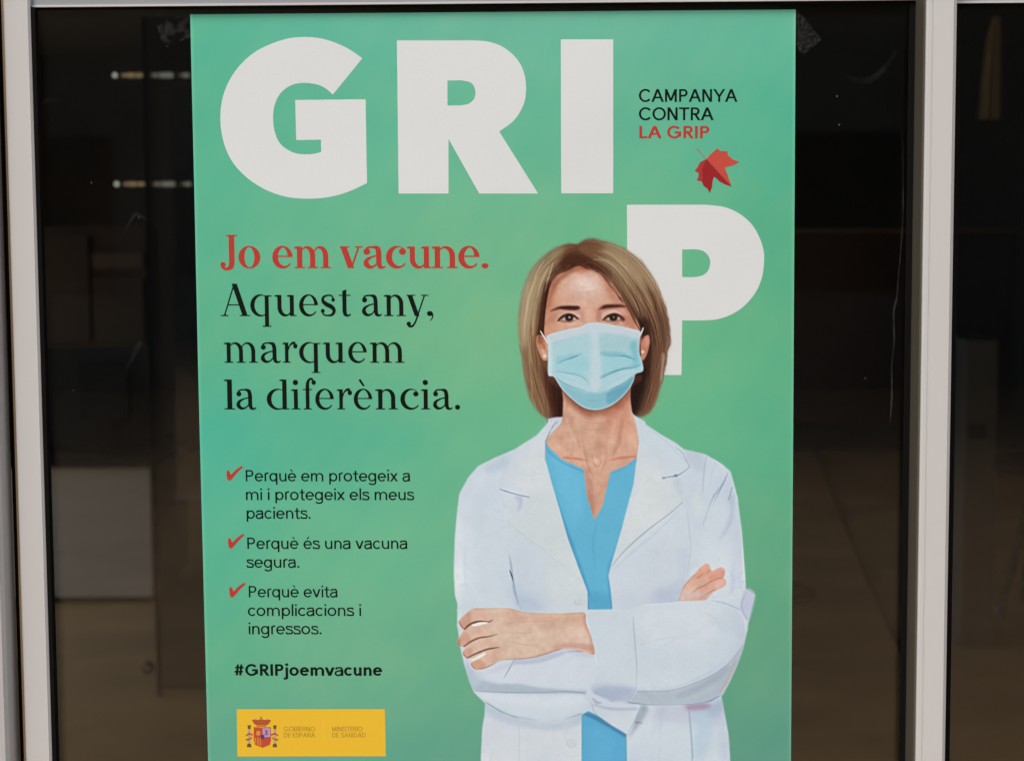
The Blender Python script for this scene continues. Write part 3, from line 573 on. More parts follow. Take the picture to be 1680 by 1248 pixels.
    c.area(A_([(778,660),(800,655),(795,700),(778,720)]), (204,138,124), .7, 1.2); c.area(A_([(755,720),(775,720),(775,765),(758,780)]), (184,134,100), .8, 1); c.line(A_([(806,650),(812,690),(798,750),(775,788)]), [2.4, 3, 2.4], (70,40,32), .7, 1)
    c.line(A_([(750,640),(748,700),(750,760)]), [2, 3, 2], (44,26,24), .8, 1)
    # ---------------- face
    face = A_([(385,240),(330,268),(270,292),(228,350),(208,430),(196,520),(190,600),(198,700),(260,900),(480,1060),(700,900),(748,700),(748,620),(738,572),(700,510),(655,440),(612,375),(565,318),(510,272),(440,248)])
    c.area(face, (206,163,140), soft=1.0, lab=L['face'])
    c.clip = c.mask(face, .8)
    c.area(A_([(330,330),(420,280),(500,310),(540,380),(460,430),(350,420)]), (213,180,164), .8, 7)
    c.area(A_([(190,640),(200,430),(240,340),(275,400),(250,520),(250,620)]), (194,132,102), .8, 6)
    c.area(A_([(560,320),(620,390),(700,520),(745,620),(690,600),(620,480),(560,400)]), (198,140,116), .8, 5)
    c.area(A_([(385,236),(270,292),(225,360),(200,480),(215,480),(245,380),(300,310),(390,262),(480,268),(560,330),(620,400),(600,360),(510,262)]), (140,74,52), .85, 2.6)
    c.area(A_([(360,250),(400,240),(440,262),(400,285)]), (190,112,84), .6, 3)
    c.area(A_([(430,430),(490,420),(500,560),(440,560)]), (212,170,148), .8, 5)
    c.area(A_([(400,470),(430,480),(430,560),(410,560)]), (196,142,120), .6, 3)
    c.area(A_([(500,470),(530,480),(515,550),(495,560)]), (190,136,116), .6, 3)
    c.area(A_([(215,530),(300,560),(400,560),(420,590),(220,640)]), (204,156,132), .6, 4)
    c.area(J_([(215,240),(300,200),(330,240),(270,300),(240,400),(225,520),(205,560),(205,400)]), (190,122,92), .6, 4.5); c.area(J_([(370,280),(460,262),(520,300),(480,350),(400,360)]), (216,190,180), .75, 5)
    c.area(J_([(545,250),(600,300),(680,430),(720,480),(760,560),(700,560),(640,420),(570,320)]), (186,116,92), .6, 4); c.area(J_([(250,370),(340,350),(440,380),(420,420),(300,420)]), (206,160,138), .5, 5)
    c.area(J_([(440,470),(480,460),(520,480),(500,560),(460,560)]), (216,172,148), .6, 4); c.area(J_([(200,560),(260,540),(300,560),(260,600),(210,600)]), (206,152,124), .6, 3)
    c.line(J_([(410,350),(450,358),(500,340)]), [.5, 1.8, .5], (190,156,142), .45, 1.2); pass
    for k_ in range(260):
        x_, y_ = R.uniform(200, 760), R.uniform(220, 600); p_ = J_([(x_, y_)])[0]; v_ = R.uniform(-9, 9); jj_, ii_ = int(p_[1]-c.y0), int(p_[0]-c.x0)
        c.spot(p_[0], p_[1], R.uniform(1, 3), R.uniform(1, 3), c.rgb[jj_, ii_]+np.array([v_, v_*.9, v_*.8]), .5, 1.0)
    for p in ([(330,350),(400,362),(480,352)], [(320,385),(400,393),(500,382)]):
        c.line(A_(p), [.4, 1.8, .4], (196,156,140), .3, 1.3)
    c.line(A_([(478,440),(482,480)]), [1.4, 2], (190,146,128), .35, 1.4)
    for p in ([(225,560),(250,548)], [(690,560),(725,585)]):
        c.line(A_(p), [.5, 2, .5], (182,122,98), .35, 1.3)
    # brows
    c.area(C_([(185,262),(240,222),(320,190),(400,180),(500,180),(575,184),(606,206),(578,240),(480,246),(400,238),(320,232),(240,252)]), (84,42,34), .95, 1.0, L['eyebrow']); c.line(C_([(330,205),(450,205),(570,208)]), [2, 3.4, 2], (70,30,26), .7, 1)
    c.area(C_([(850,240),(890,195),(950,165),(1050,160),(1150,162),(1215,176),(1245,196),(1150,208),(1050,216),(980,222),(900,236)]), (92,48,38), .92, 1.2, L['eyebrow']); c.line(C_([(920,195),(1020,182),(1150,182)]), [2, 2.8, 1.6], (76,36,30), .7, .9)
    c.area(C_([(780,240),(880,190),(900,240),(860,300)]), (186,128,106), .5, 2.2)
    # sockets
    c.area(C_([(560,240),(640,220),(660,330),(620,400),(590,330)]), (178,124,104), .55, 2.4); c.area(C_([(850,250),(900,300),(900,400),(850,420),(820,330)]), (176,122,102), .5, 2.4)
    c.area(C_([(190,260),(300,240),(330,300),(260,360),(180,360)]), (190,138,112), .55, 2.6); c.area(C_([(1200,230),(1290,260),(1330,400),(1240,440),(1210,340)]), (188,128,104), .6, 2.6)
    c.area(C_([(330,410),(470,425),(600,400),(560,460),(380,460)]), (204,158,136), .5, 2)
    # lids
    c.area(C_([(290,330),(380,280),(480,262),(580,290),(610,340),(560,330),(460,290),(360,320)]), (214,176,158), .75, 1.6)
    c.area(C_([(890,310),(940,255),(1050,235),(1150,262),(1190,310),(1080,285),(980,310),(900,350)]), (212,172,158), .75, 1.5)
    c.line(C_([(880,330),(900,280),(960,245),(1060,228),(1150,250)]), [.5, 1.2, .5], (156,104,88), .7, .7)
    c.line(C_([(320,300),(420,262),(520,270),(600,310)]), [.4, 1, .4], (170,118,96), .5, .8)
    c.area(C_([(1130,210),(1220,240),(1270,330),(1190,280)]), (214,166,142), .7, 1.5)
    # eyes
    for ex, al, ir, hl, hc in ((0, [(298,382),(340,334),(400,302),(460,294),(520,312),(575,350),(592,368),(540,386),(470,406),(400,406),(340,396)], (452,350), (456,340), (210,206,202)),
                       (1, [(918,372),(960,332),(1010,306),(1080,292),(1150,312),(1200,350),(1218,378),(1150,396),(1080,408),(1000,400),(950,390)], (1062,346), (1066,336), (150,142,130))):
        c.area(C_([(x, y if y < 372 else y-8) for x, y in al]), (150,118,104), .95, .8, L['eye'])
        c.spot(*C_([(ir[0], ir[1]-3)])[0], 6.6, 5.8, (44,30,26), .97, .8, L['iris'])
        c.spot(*C_([(ir[0]+4, ir[1]+14)])[0], 2.6, 1.8, (84,68,58), .5, .9)
        c.spot(*C_([hl])[0], 1.5, 1.5, hc, .95, .6)
        for q in ((-72, 16), (72, 14)):
            c.spot(*C_([(ir[0]+q[0], ir[1]+q[1])])[0], 2.1, 1.6, (208,192,182), .85, .7)
        up = al[:6]; c.line(C_([(x, y+8) for x, y in up]), [2.0, 4.6, 4.6, 2.2], (58,34,28), .8, 1.3)
        c.line(C_([al[0]]+al[7:][::-1]), [1.6, 1.4, .6], (110,66,56), .6, .8)
    c.line(C_([(300,384),(330,358),(370,332)]), [1.4, 2.6, 2], (70,38,30), .7, 1)
    c.area(C_([(1150,330),(1200,340),(1225,380),(1180,400)]), (96,44,40), .7, 1.2)
    c.line(C_([(1020,425),(1090,432),(1150,415)]), [.6, 1.8, .6], (150,104,98), .7, .9)
    c.line(C_([(400,428),(470,440),(560,415)]), [.6, 2, .6], (222,190,166), .7, 1.1)
    c.spot(*C_([(222,384)])[0], 1.6, 1.2, (178,108,84), .5, .8)
    c.clip = None
    hl = catmull(J_([(196,560),(200,450),(212,350),(245,262),(300,222),(360,200),(388,188),(440,204),(505,226),(562,272),(625,350),(690,440),(745,530)]), False, 8)
    for _ in range(170):
        q = R.randint(2, len(hl)-3); p0 = hl[q]; tn = hl[q+1]-hl[q-1]; tn = tn/np.hypot(*tn); left = q < len(hl)*.5
        if left: tn = -tn
        nr = np.array([-tn[1], tn[0]]); nr = nr if (np.array([972., 470.])-p0)@nr > 0 else -nr; ln = R.uniform(6, 18)
        p_ = p0-nr*R.uniform(0, 4); k_ = R.uniform(.2, .55); col = np.array([98, 62, 44])+R.uniform(-30, 34)
        c.line([p_-tn*2, p_+tn*ln*.5+nr*R.uniform(0, 1.6), p_+tn*ln+nr*R.uniform(-.5, 2.2)], [.6, R.uniform(.9, 2.0), .3], col, k_, .7)
    # front locks crossing the temples
    for p, w, col in (([(225,330),(200,420),(185,520),(180,620)], 3.2, (62,36,28)), ([(205,360),(180,470),(168,600),(160,660)], 3.5, (84,54,38)), ([(590,330),(660,440),(710,540),(745,610)], 3.2, (112,72,52)), ([(640,380),(700,480),(745,570),(760,620)], 3.6, (92,62,46)), ([(740,540),(765,600),(770,640)], 5, (50,38,36))):
        c.line(A_(p), [.8, w, w, 1.5], col, .85, 1.1)
    # ---------------- mask
    for p in ([(167,618),(190,655),(212,690)], [(768,598),(755,630),(738,662)]):
        c.line(A_(p), [1.6, 2.2, 2.0], (226,224,226), .95, .6, L['ear_loop'])
    mk = A_([(203,648),(240,630),(330,607),(400,594),(440,573),(500,568),(560,578),(640,591),(700,604),(752,622),(744,660),(740,700),(746,750),(760,790),(766,848),(722,868),(712,900),(680,960),(620,1022),(560,1060),(490,1076),(420,1062),(350,1012),(290,950),(246,884),(214,874),(211,800),(213,720),(210,680)])
    c.area(A_([(235,880),(290,965),(350,1030),(420,1080),(490,1092),(565,1076),(630,1035),(700,950),(735,870)]), (110,66,54), .55, 2)
    c.area(mk, (167,209,216), soft=.6, lab=L['face_mask'])
    c.clip = c.mask(mk, .5)
    c.area(A_([(205,645),(330,605),(440,572),(500,566),(640,590),(755,620),(740,660),(640,640),(520,625),(440,630),(330,655),(210,690)]), (196,211,219), .9, 2)
    c.area(A_([(450,600),(510,600),(515,760),(520,960),(440,960),(455,760)]), (184,210,216), .65, 2.4)
    c.area(A_([(205,680),(232,680),(235,860),(210,870)]), (200,222,226), .8, 1.8)
    c.area(A_([(520,640),(700,660),(690,750),(530,750)]), (158,200,206), .6, 2.8)
    c.area(A_([(240,700),(420,660),(430,740),(260,780)]), (168,208,214), .6, 2.8)
    c.area(A_([(540,770),(700,770),(740,800),(640,830),(540,860)]), (148,204,214), .65, 2.4)
    c.area(A_([(260,790),(420,760),(440,850),(280,840)]), (150,206,214), .6, 2.2)
    c.area(A_([(690,700),(725,670),(738,760),(720,800)]), (112,186,196), .8, 2.6)
    c.area(A_([(248,884),(320,935),(440,975),(545,972),(640,935),(722,872),(680,965),(560,1062),(420,1064),(300,965)]), (134,190,202), .95, 2.2)
    c.area(A_([(560,975),(660,925),(715,880),(700,930),(620,1015),(560,1040)]), (98,164,184), .85, 1.8)
    c.area(A_([(440,985),(520,985),(540,1055),(440,1055)]), (132,190,200), .5, 2.2)
    c.area(A_([(262,770),(330,752),(410,742),(405,756),(320,786),(266,806)]), (138,198,208), .7, 1.2); c.area(A_([(525,736),(640,742),(718,770),(722,786),(640,764),(530,758)]), (120,188,200), .75, 1.2)
    c.area(A_([(255,838),(330,848),(400,858),(445,895),(450,920),(400,880),(320,864),(258,852)]), (146,204,212), .6, 1.2); c.area(A_([(515,880),(590,846),(740,806),(742,820),(640,842),(580,866),(520,893)]), (118,186,200), .75, 1.2)
    c.area(A_([(455,590),(500,588),(505,700),(520,860),(508,960),(470,965),(462,860),(468,700)]), (194,216,222), .6, 2); c.area(A_([(700,800),(735,770),(748,820),(716,836)]), (126,196,208), .6, 1.4)
    for p, w, col in (([(265,805),(310,785),(360,768),(405,752)], 2.4, (104,176,186)), ([(330,782),(365,768),(385,760)], 1.6, (74,142,154)), ([(530,758),(600,762),(640,762)], 3, (120,184,196)), ([(620,762),(670,765),(722,788)], 2.2, (84,158,170)),
                   ([(262,852),(320,862),(380,872),(420,892),(450,925)], 1.8, (116,180,190)), ([(518,892),(580,862),(640,840),(700,832),(742,818)], 2.2, (84,158,172)), ([(250,886),(310,925),(370,950),(430,968)], 1.6, (110,172,184)), ([(575,958),(640,930),(700,888)], 1.8, (92,158,176)),
                   ([(225,692),(300,672),(380,662)], 1.2, (168,196,206)), ([(560,642),(640,650),(720,668)], 1.2, (172,198,206)), ([(452,862),(500,866)], 1, (160,196,204)), ([(430,1010),(490,1025),(600,1000)], 1.4, (122,182,196))):
        c.line(A_(p), [.4, w, w*.8, .4], col, .9, .8)
    for p, w in (([(300,905),(370,925),(440,950)], 3.2), ([(545,955),(620,915),(700,870)], 3.4), ([(560,905),(640,870),(720,845)], 3), ([(290,862),(360,890),(430,930)], 3)):
        c.line(A_(p), [.5, w, .5], (188,216,224), .7, 1.8)
    c.line(A_([(214,872),(246,884),(290,950),(350,1012),(420,1062),(490,1076),(560,1060),(620,1022),(680,960),(712,900)]), 1.8, (196,214,214), .85, .7)
    c.line(A_([(205,648),(240,632),(330,609),(400,596),(440,575),(500,570),(560,580),(640,593),(750,622)]), 1.2, (216,220,222), .85, .6)
    c.clip = None
    for p in ((192,762,3.0), (765,738,2.6)):
        q = A_([(p[0], p[1])])[0]; c.spot(q[0], q[1], p[2], p[2], (224,206,190), .95, .7, L['earring'])
    c.line(A_([(770,600),(790,605),(785,640)]), [1, 2, 1], (44,36,36), .6, 1)
    sharp = c.rgb-blur(c.rgb, 2.2); sk = np.clip(blur((c.lab > 0).astype(float), 2), 0, 1)[..., None]; c.rgb += sharp*.32*sk
    ih = blur((c.lab == L['hair']).astype(float), 1)[..., None]; c.rgb = c.rgb*(1-ih)+(((c.rgb-c.rgb.mean(-1, keepdims=True))*.84+c.rgb.mean(-1, keepdims=True)-108)*1.16+101+np.array([1, -1, -1]))*ih
    ih = blur(((c.lab == L['hand2']) | (c.lab == L['hand'])).astype(float), .8)[..., None]; g_ = c.rgb.mean(-1, keepdims=True); c.rgb = c.rgb*(1-ih)+((c.rgb-g_)*.88+(g_-158)*1.15+158)*ih
    ih = blur(np.isin(c.lab, [L['face'], L['neck'], L['eyebrow'], L['eye'], L['iris']]).astype(float), .8)[..., None]; g_ = c.rgb.mean(-1, keepdims=True); c.rgb = c.rgb*(1-ih)+(((c.rgb-g_)*.9+g_-165)*1.1+163)*ih
    cloth = blur(np.isin(c.lab, [L[k] for k in ('coat', 'sleeve', 'cuff', 'collar', 'lapel')]).astype(float), 1.5)
    n1 = blur(R.randn(c.h, c.w), 9); n1 /= n1.std(); n2 = blur(R.randn(c.h, c.w), 5); n2 /= n2.std(); n3 = blur(R.randn(c.h, c.w), 22); n3 /= n3.std()
    crease = np.exp(-(n1/.10)**2)*np.clip(n3, 0, 1.5)*-5.5+np.exp(-((n2-.9)/.10)**2)*np.clip(-n3, 0, 1.5)*-3.5+np.exp(-((n1-.28)/.16)**2)*np.clip(n3, 0, 1.5)*3.0
    c.rgb += (blur(crease, .7)*cloth)[..., None]*np.array([1.15, 1, .8]); c.rgb += (n3*2.2*cloth)[..., None]*np.array([1.0, .8, .5]); c.rgb += (blur(cloth-blur(cloth, 3), .5)*14*(cloth > .5))[..., None]*0+(cloth*2.5)[..., None]
    skin = blur(np.isin(c.lab, [L[k] for k in ('face', 'neck', 'hand', 'hand2', 'ear')]).astype(float), 1)
    m1 = blur(R.randn(c.h, c.w), 2.2); m1 /= m1.std(); c.rgb += (skin*5)[..., None]*np.array([1.0, 1.15, 1.25]); m2 = blur(R.randn(c.h, c.w), 6); m2 /= m2.std(); c.rgb += (skin*m1*2.6)[..., None]*np.array([1, 1.05, 1.0])+(skin*m2*3.4)[..., None]*np.array([.8, 1.1, 1.1])
    hr = blur((c.lab == L['hair']).astype(float), .6); h1_ = R.randn(c.h, c.w); h1_ = h1_+np.roll(h1_, 1, 0); hv = np.cumsum(h1_, 0); hv = hv-blur(hv, 6); hv = hv/hv.std(); hv = blur(hv, .5)
    c.rgb += (hr*np.clip(hv, -2.2, 2.2)*6.0)[..., None]*np.array([1.05, 1, .9])
    ismask = blur(np.isin(c.lab, [L['face_mask']]).astype(float), 1)[..., None]; c.rgb += ismask*np.array([2, -3, -2])
    # print noise
    n = blur(R.randn(c.h, c.w), 1.0)*3.0+blur(R.randn(c.h, c.w), 5)*14
    c.rgb += n[..., None]*np.array([1, .9, 1.05])
    c.rgb = np.clip(c.rgb, 0, 255)
    c.lab[-12:, :] = c.lab[-13:-12, :]
    return c
# ------------------------------------------------------------------ lettering: glyph outlines as polygons
def bar(x0, y0, x1, y1): return [np.array([(x0, y0), (x1, y0), (x1, y1), (x0, y1)], float)]
def dia(x0, y0, x1, y1, w): return [np.array([(x0-w/2, y0), (x0+w/2, y0), (x1+w/2, y1), (x1-w/2, y1)], float)]
def ell(cx, cy, rx, ry, n=28):
    t = np.linspace(0, 2*np.pi, n+1)[:-1]; return np.c_[cx+rx*np.cos(t), cy+ry*np.sin(t)]
def dot(cx, cy, r, ry=None): return [ell(cx, cy, r, ry or r)]
def ring(cx, cy, rx, ry, tx, ty): return [ell(cx, cy, rx, ry), ell(cx, cy, rx-tx, ry-ty)]
def cur(pts, w, smooth=True):
    P = catmull(pts, False, 7) if smooth and len(pts) > 2 else np.array(pts, float)
    ww = np.interp(np.linspace(0, 1, len(P)), np.linspace(0, 1, np.size(w)), w) if np.size(w) > 1 else np.full(len(P), float(w))
    T = np.gradient(P, axis=0); T /= np.maximum(np.hypot(T[:, 0], T[:, 1]), 1e-9)[:, None]
    N = np.c_[-T[:, 1], T[:, 0]]*ww[:, None]/2
    return [np.vstack([P+N, (P-N)[::-1]])]
def earc(cx, cy, rx, ry, spec):
    """elliptic stroke, spec = [(angle, width), ...]; rx, ry are the OUTER radii"""
    a = np.linspace(spec[0][0], spec[-1][0], 40); sg = 1 if a[-1] > a[0] else -1; ks = np.array([q[0]*sg for q in spec], float); vs = np.array([q[1] for q in spec], float)
    i = np.clip(np.searchsorted(ks, a*sg, 'right')-1, 0, len(ks)-2); t = (a*sg-ks[i])/(ks[i+1]-ks[i]); t = t*t*(3-2*t); w = vs[i]*(1-t)+vs[i+1]*t; r = np.radians(a)
    out = np.c_[cx+rx*np.cos(r), cy+ry*np.sin(r)]; inn = np.c_[cx+(rx-w)*np.cos(r), cy+(ry-w)*np.sin(r)]
    return [np.vstack([out, inn[::-1]])]

def band(cx, cy, rx, ry, tl, tr, tt, tb, a0, a1):
    """stroke between an outer ellipse and an inner one shifted inside it: left, right, top and bottom thickness"""
    r = np.radians(np.linspace(a0, a1, 36)); c, s_ = np.cos(r), np.sin(r)
    out = np.c_[cx+rx*c, cy+ry*s_]; inn = np.c_[cx+(tl-tr)/2+(rx-(tl+tr)/2)*c, cy+(tb-tt)/2+(ry-(tt+tb)/2)*s_]
    return [np.vstack([out, inn[::-1]])]

def serif(ch, S, H):
    X = 100; A = 148; f = min(.62*S, 12); p = 60 if S < 24 else 68; g = []
    def foot(x, l=1, r=1): g.append(bar(x-f*l, 0, x+S+f*r, H))
    def flag(x, top): g.append([np.array([(x-f*1.1, top-H*.6), (x-f*1.1, top-H*1.6), (x+2, top-H*1.9), (x+2, top)], float)]); 
    def stem(x, y0, y1): g.append(bar(x, y0, x+S, y1))
    def arch(x, R):   # hairline leaves the stem at x, comes down as the stem ending at R
        rx = (R-x)*.6; g.append(band(R-rx, 56, rx, 45, H, S, H*1.7, H, -2, 158)); stem(R-S, 0, 60)
    if ch in 'nmr':
        stem(12, 0, X-1); flag(12, X); foot(12)
        if ch == 'n': arch(12+S, 12+p+S); foot(12+p)
        if ch == 'm': arch(12+S, 74+S); foot(74); arch(74+S, 136+S); foot(136)
        if ch == 'r': g.append(cur([(12+S-2, 60), (20+S, 84), (38+S, 97), (52+S, 94)], [H, H*1.4, H*2.4, H*3])); g.append(dot(52+S, 82, S*.62, S*.62))
    elif ch == 'u':
        q = 12+p; stem(12, 40, X-1); flag(12, X); stem(q, 0, X-1); flag(q, X); g.append(bar(q, 0, q+S+f, H))
        rx = q*.5+8-6; rx = (q-12)*.6; g.append(band(12+rx, 42, rx, 44, S, H, H, H*1.9, 178, 338))
    elif ch in 'oe' or ch == 'c':
        if ch == 'o': g.append([ell(48, 50, 48, 52), ell(48, 50, 48-S*1.05, 52-H)])
        if ch in 'ec': g.append(band(48, 50, 48, 52, S*1.06, H, H*1.1, H*1.9, 52 if ch == 'c' else 75, 322))
        if ch == 'e': g.append(band(48, 50, 48, 52, S, S*.95, H*1.1, H, 1, 100))
        if ch == 'e': g.append(bar(8, 51, 94, 51+H)); 
        if ch == 'c': g.append(dot(73, 76, S*.62))
    elif ch in 'qd':
        g.append(band(50, 50, 50, 52, S*1.06, H, H*1.1, H*1.4, 34, 326))
        pass
        if ch == 'q': stem(92-S, -48, 97); g.append(bar(92-S, 97-H, 92+f*1.2, 97)); g.append(bar(92-S-f, -50, 92+f, -50+H))
        else: stem(92-S, 0, A-1); flag(92-S, A); g.append(bar(92-S, 0, 92+f, H))
    elif ch == 'a':
        g.append(cur([(10, 74), (16, 92), (42, 100-H*.6), (64, 90), (70, 66)], [S*.5, H*1.4, H*1.4, S*.95, S])); g.append(dot(15, 76, S*.62))
        stem(70-S/2, 16, 68); g.append(cur([(70, 24), (75, 8), (88, 3), (100, 9)], [S, S*.85, H*1.6, H]))
        g.append(cur([(68, 58), (40, 52), (16, 38), (12, 20), (26, 6), (46, 8), (64, 24)], [H, H*1.2, S*.7, S*1.05, S*.7, H*1.4, H]))
    elif ch == 's':
        g.append(cur([(70, 74), (60, 94), (38, 100-H*.5), (16, 88), (14, 70), (32, 55), (56, 44), (70, 28), (62, 8), (38, 0+H*.5), (16, 8), (8, 26)], [H, H*1.4, H*1.4, S*.6, S*.85, S*1.05, S*1.05, S*.9, S*.65, H*1.4, H*1.4, H]))
        g.append(dot(66, 76, S*.46)); g.append(dot(12, 24, S*.5))
    elif ch == 't':
        stem(18, 20, 118); g.append(bar(0, X-H, 58, X)); g.append(cur([(18+S/2, 26), (18+S*.7, 8), (34+S*.6, 2), (58, 10)], [S, S*.9, H*1.6, H])); g.append([np.array([(18, 116), (18+S, 116), (18+S, 124), (18+S*.4, 122)], float)])
    elif ch in 'vy':
        g.append(dia(16, X-2, 50, 0, S*1.15)); g.append(dia(86, X-2, 52, 2, H*1.35)); g.append(bar(0, X-H, 36+S*.3, X)); g.append(bar(70, X-H, 104, X))
        if ch == 'y': g.append(cur([(54, 8), (42, -26), (28, -46), (14, -48), (6, -40)], [H*1.6, H*1.5, H*1.8, H*2, S*.4])); g.append(dot(10, -36, S*.52))
    elif ch == 'i': stem(14, 0, X-1); flag(14, X); foot(14); g.append(dot(14+S/2-1, 132, S*.66))
    elif ch == 'l': stem(14, 0, A-1); flag(14, A); foot(14)
    elif ch == 'f':
        stem(16, 0, 110); foot(16); g.append(bar(0, X-H, 50, X)); g.append(cur([(16+S/2, 104), (16+S*.6, 132), (42, 150), (56, 144)], [S, S*.85, H*1.8, H*2.4])); g.append(dot(60, 132, S*.6))
    elif ch == 'J':
        stem(36, 22, 152); g.append(bar(24, 152-H, 36+S+f*1.1, 152)); g.append(cur([(36+S/2, 30), (34+S*.4, 6), (22, -4), (8, 4), (5, 16)], [S, S*.9, H*2.0, H*2, S*.4])); g.append(dot(9, 16, S*.5))
    elif ch == 'A':
        g.append(dia(68, 152, 118, 0, S*1.25)); g.append(dia(66, 146, 18, 0, H*1.3)); g.append(bar(38, 50, 100, 50+H)); g.append(bar(0, 0, 38, H)); g.append(bar(92, 0, 142, H)); g.append([np.array([(8, 0), (30, 0), (22, 14)], float)])
    elif ch == '.': g.append(dot(12, 11, 12))
    elif ch == ',': g.append(dot(12, 12, 12)); g.append(cur([(22, 10), (22, -6), (12, -22)], [6, 5, 3]))
    elif ch == 'è':
        g += serif('e', S, H); g.append([np.array([(26, 142), (36, 150), (58, 116), (50, 112)], float)])
    return g

def sans(ch, w):
    g = []; B = bar
    C = 136
    def bowl(cx, r): g.append(ring(cx, 50, r, 51.5, w, w*.92))
    ad = None
    if ch == 'o': bowl(50, 47); ad = 104
    elif ch in 'eèé':
        g.append(earc(49, 50, 46, 51.5, [(-2, w), (90, w*.9), (180, w), (270, w*.9), (322, w*.9)])); g.append(B(8, 43, 94, 43+w*.85)); ad = 100
        if ch == 'è': g.append([np.array([(26, 143), (44, 143), (60, 116), (48, 116)], float)])
        if ch == 'é': g.append([np.array([(50, 143), (70, 143), (50, 116), (38, 116)], float)])
    elif ch == 'c': g.append(earc(48, 50, 45, 51.5, [(42, w), (90, w*.9), (180, w), (270, w*.9), (318, w)])); ad = 90
    elif ch in 'pqdg':
        cx = 54 if ch == 'p' else 46; bowl(cx, 44)
        if ch == 'p': g.append(B(9, -38, 9+w, 99)); ad = 104
        else:
            x = 91
            if ch == 'q': g.append(B(x-w, -38, x, 99))
            if ch == 'd': g.append(B(x-w, 0, x, 142))
            if ch == 'g': g.append(B(x-w, 0, x, 99)); g.append(cur([(x-w/2, 8), (x-w*.6, -22), (62, -35), (34, -35), (12, -22)], w*.95))
            ad = 102
    elif ch == 'a':
        v = min(w, 19); g.append(cur([(13, 74), (22, 91), (44, 101-v*.5), (66, 93), (75, 70)], v*.95)); g.append(B(75-w/2, 0, 75+w/2, 72))
        g.append(cur([(72, 59), (38, 56), (15, 44), (10, 24), (24, 6), (48, 6), (72, 24)], v*.95)); ad = 92
    elif ch == 's':
        g.append(cur([(70, 76), (60, 92), (40, 101-w*.5), (18, 92), (13, 76), (26, 61), (50, 52), (68, 41), (72, 24), (62, 7), (40, -1+w*.5), (16, 8), (8, 26)], w*.92)); ad = 82
    elif ch in 'nmr':
        g.append(B(9, 0, 9+w, 99))
        def ar(x, R):
            rx = (R-x)*.6; g.append(band(R-rx, 56, rx, 45, w*.7, w, w*.85, w, -2, 155)); g.append(B(R-w, 0, R, 60))
        if ch == 'n': ar(9+w, 88); ad = 98
        if ch == 'm': ar(9+w, 78); ar(78, 144); ad = 154
        if ch == 'r': g.append(cur([(9+w*.5, 56), (20, 84), (38, 98), (54, 96)], w*.95)); ad = 58
    elif ch == 'u': g.append(B(8, 40, 8+w, 99)); g.append(B(87-w, 0, 87, 99)); rx = (79-w)*.62; g.append(band(8+rx, 44, rx, 45.5, w, w*.7, w, w*.85, 178, 335)); ad = 98
    elif ch in 'ij':
        g.append(B(9, 0 if ch == 'i' else -14, 9+w, 99)); g.append(dot(9+w/2, 131, w*.62))
        if ch == 'j': g.append(cur([(9+w/2, -8), (7+w/2, -28), (-10, -34)], w*.95))
        ad = 18+w
    elif ch == 'l': g.append(B(9, 0, 9+w, 142)); ad = 18+w
    elif ch == 't': g.append(B(20, 24, 20+w, 128)); g.append(B(2, 99-w*.85, 58, 99)); g.append(cur([(20+w/2, 30), (22+w*.6, 8), (40, -1+w*.5), (58, 4)], w*.95)); ad = 62
    elif ch == 'v': g.append(dia(10, 99, 45, 0, w*1.1)); g.append(dia(80, 99, 45, 0, w*1.1)); ad = 92
    elif ch == 'x': g.append(dia(12, 99, 76, 0, w*1.2)); g.append(dia(76, 99, 12, 0, w*1.2)); ad = 90
    elif ch == '.': g.append(dot(8+w*.6, w*.6, w*.66)); ad = 20+w
    elif ch == ' ': ad = 44
    elif ch == '#':
        g.append(dia(26, 4, 40, 132, w*.85)); g.append(dia(60, 4, 74, 132, w*.85)); g.append(B(4, 38, 88, 38+w*.75)); g.append(B(12, 86, 96, 86+w*.75)); ad = 104
    elif ch in 'PRB':
        g.append(B(10, 0, 10+w, C)); hh = 42
        g.append(B(10, C-w*.92, 57, C)); g.append(B(10, C-80, 57, C-80+w*.92)); g.append(earc(56, C-40, 38, 40, [(-94, w*.92), (0, w), (94, w*.92)]))
        if ch == 'R': g.append(dia(54, C-76, 90, 0, w*1.2))
        if ch == 'B': g.append(B(10, 0, 57, w*.9)); g.append(earc(56, 34, 42, 34, [(-90, w*.9), (0, w), (90, w*.9)]))
        ad = 104
    elif ch in 'CGO':
        sp = [(0, w), (90, w*.92), (180, w), (270, w*.92), (360, w)] if ch == 'O' else [(40, w), (90, w*.92), (180, w), (270, w*.92), (320 if ch == 'C' else 345, w)]
        g.append(earc(70, 68, 64, 70, sp)); ad = 138 if ch == 'O' else 128
        if ch == 'G': g.append(B(74, 54, 132, 54+w*.9)); g.append(B(132-w, 20, 132, 62)); ad = 142
    elif ch == 'A': g.append(dia(12, 0, 62, C, w*1.12)); g.append(dia(112, 0, 62, C, w*1.12)); g.append(B(28, 38, 98, 38+w*.85)); ad = 124
    elif ch == 'M': g.append(B(10, 0, 10+w, C)); g.append(B(126-w, 0, 126, C)); g.append(dia(10+w*.5, C, 68, 12, w*1.1)); g.append(dia(126-w*.5, C, 68, 12, w*1.1)); ad = 138
    elif ch in 'NÑ':
        g.append(B(10, 0, 10+w, C)); g.append(B(106-w, 0, 106, C)); g.append(dia(10+w*.6, C, 106-w*.6, 0, w*1.15)); ad = 118
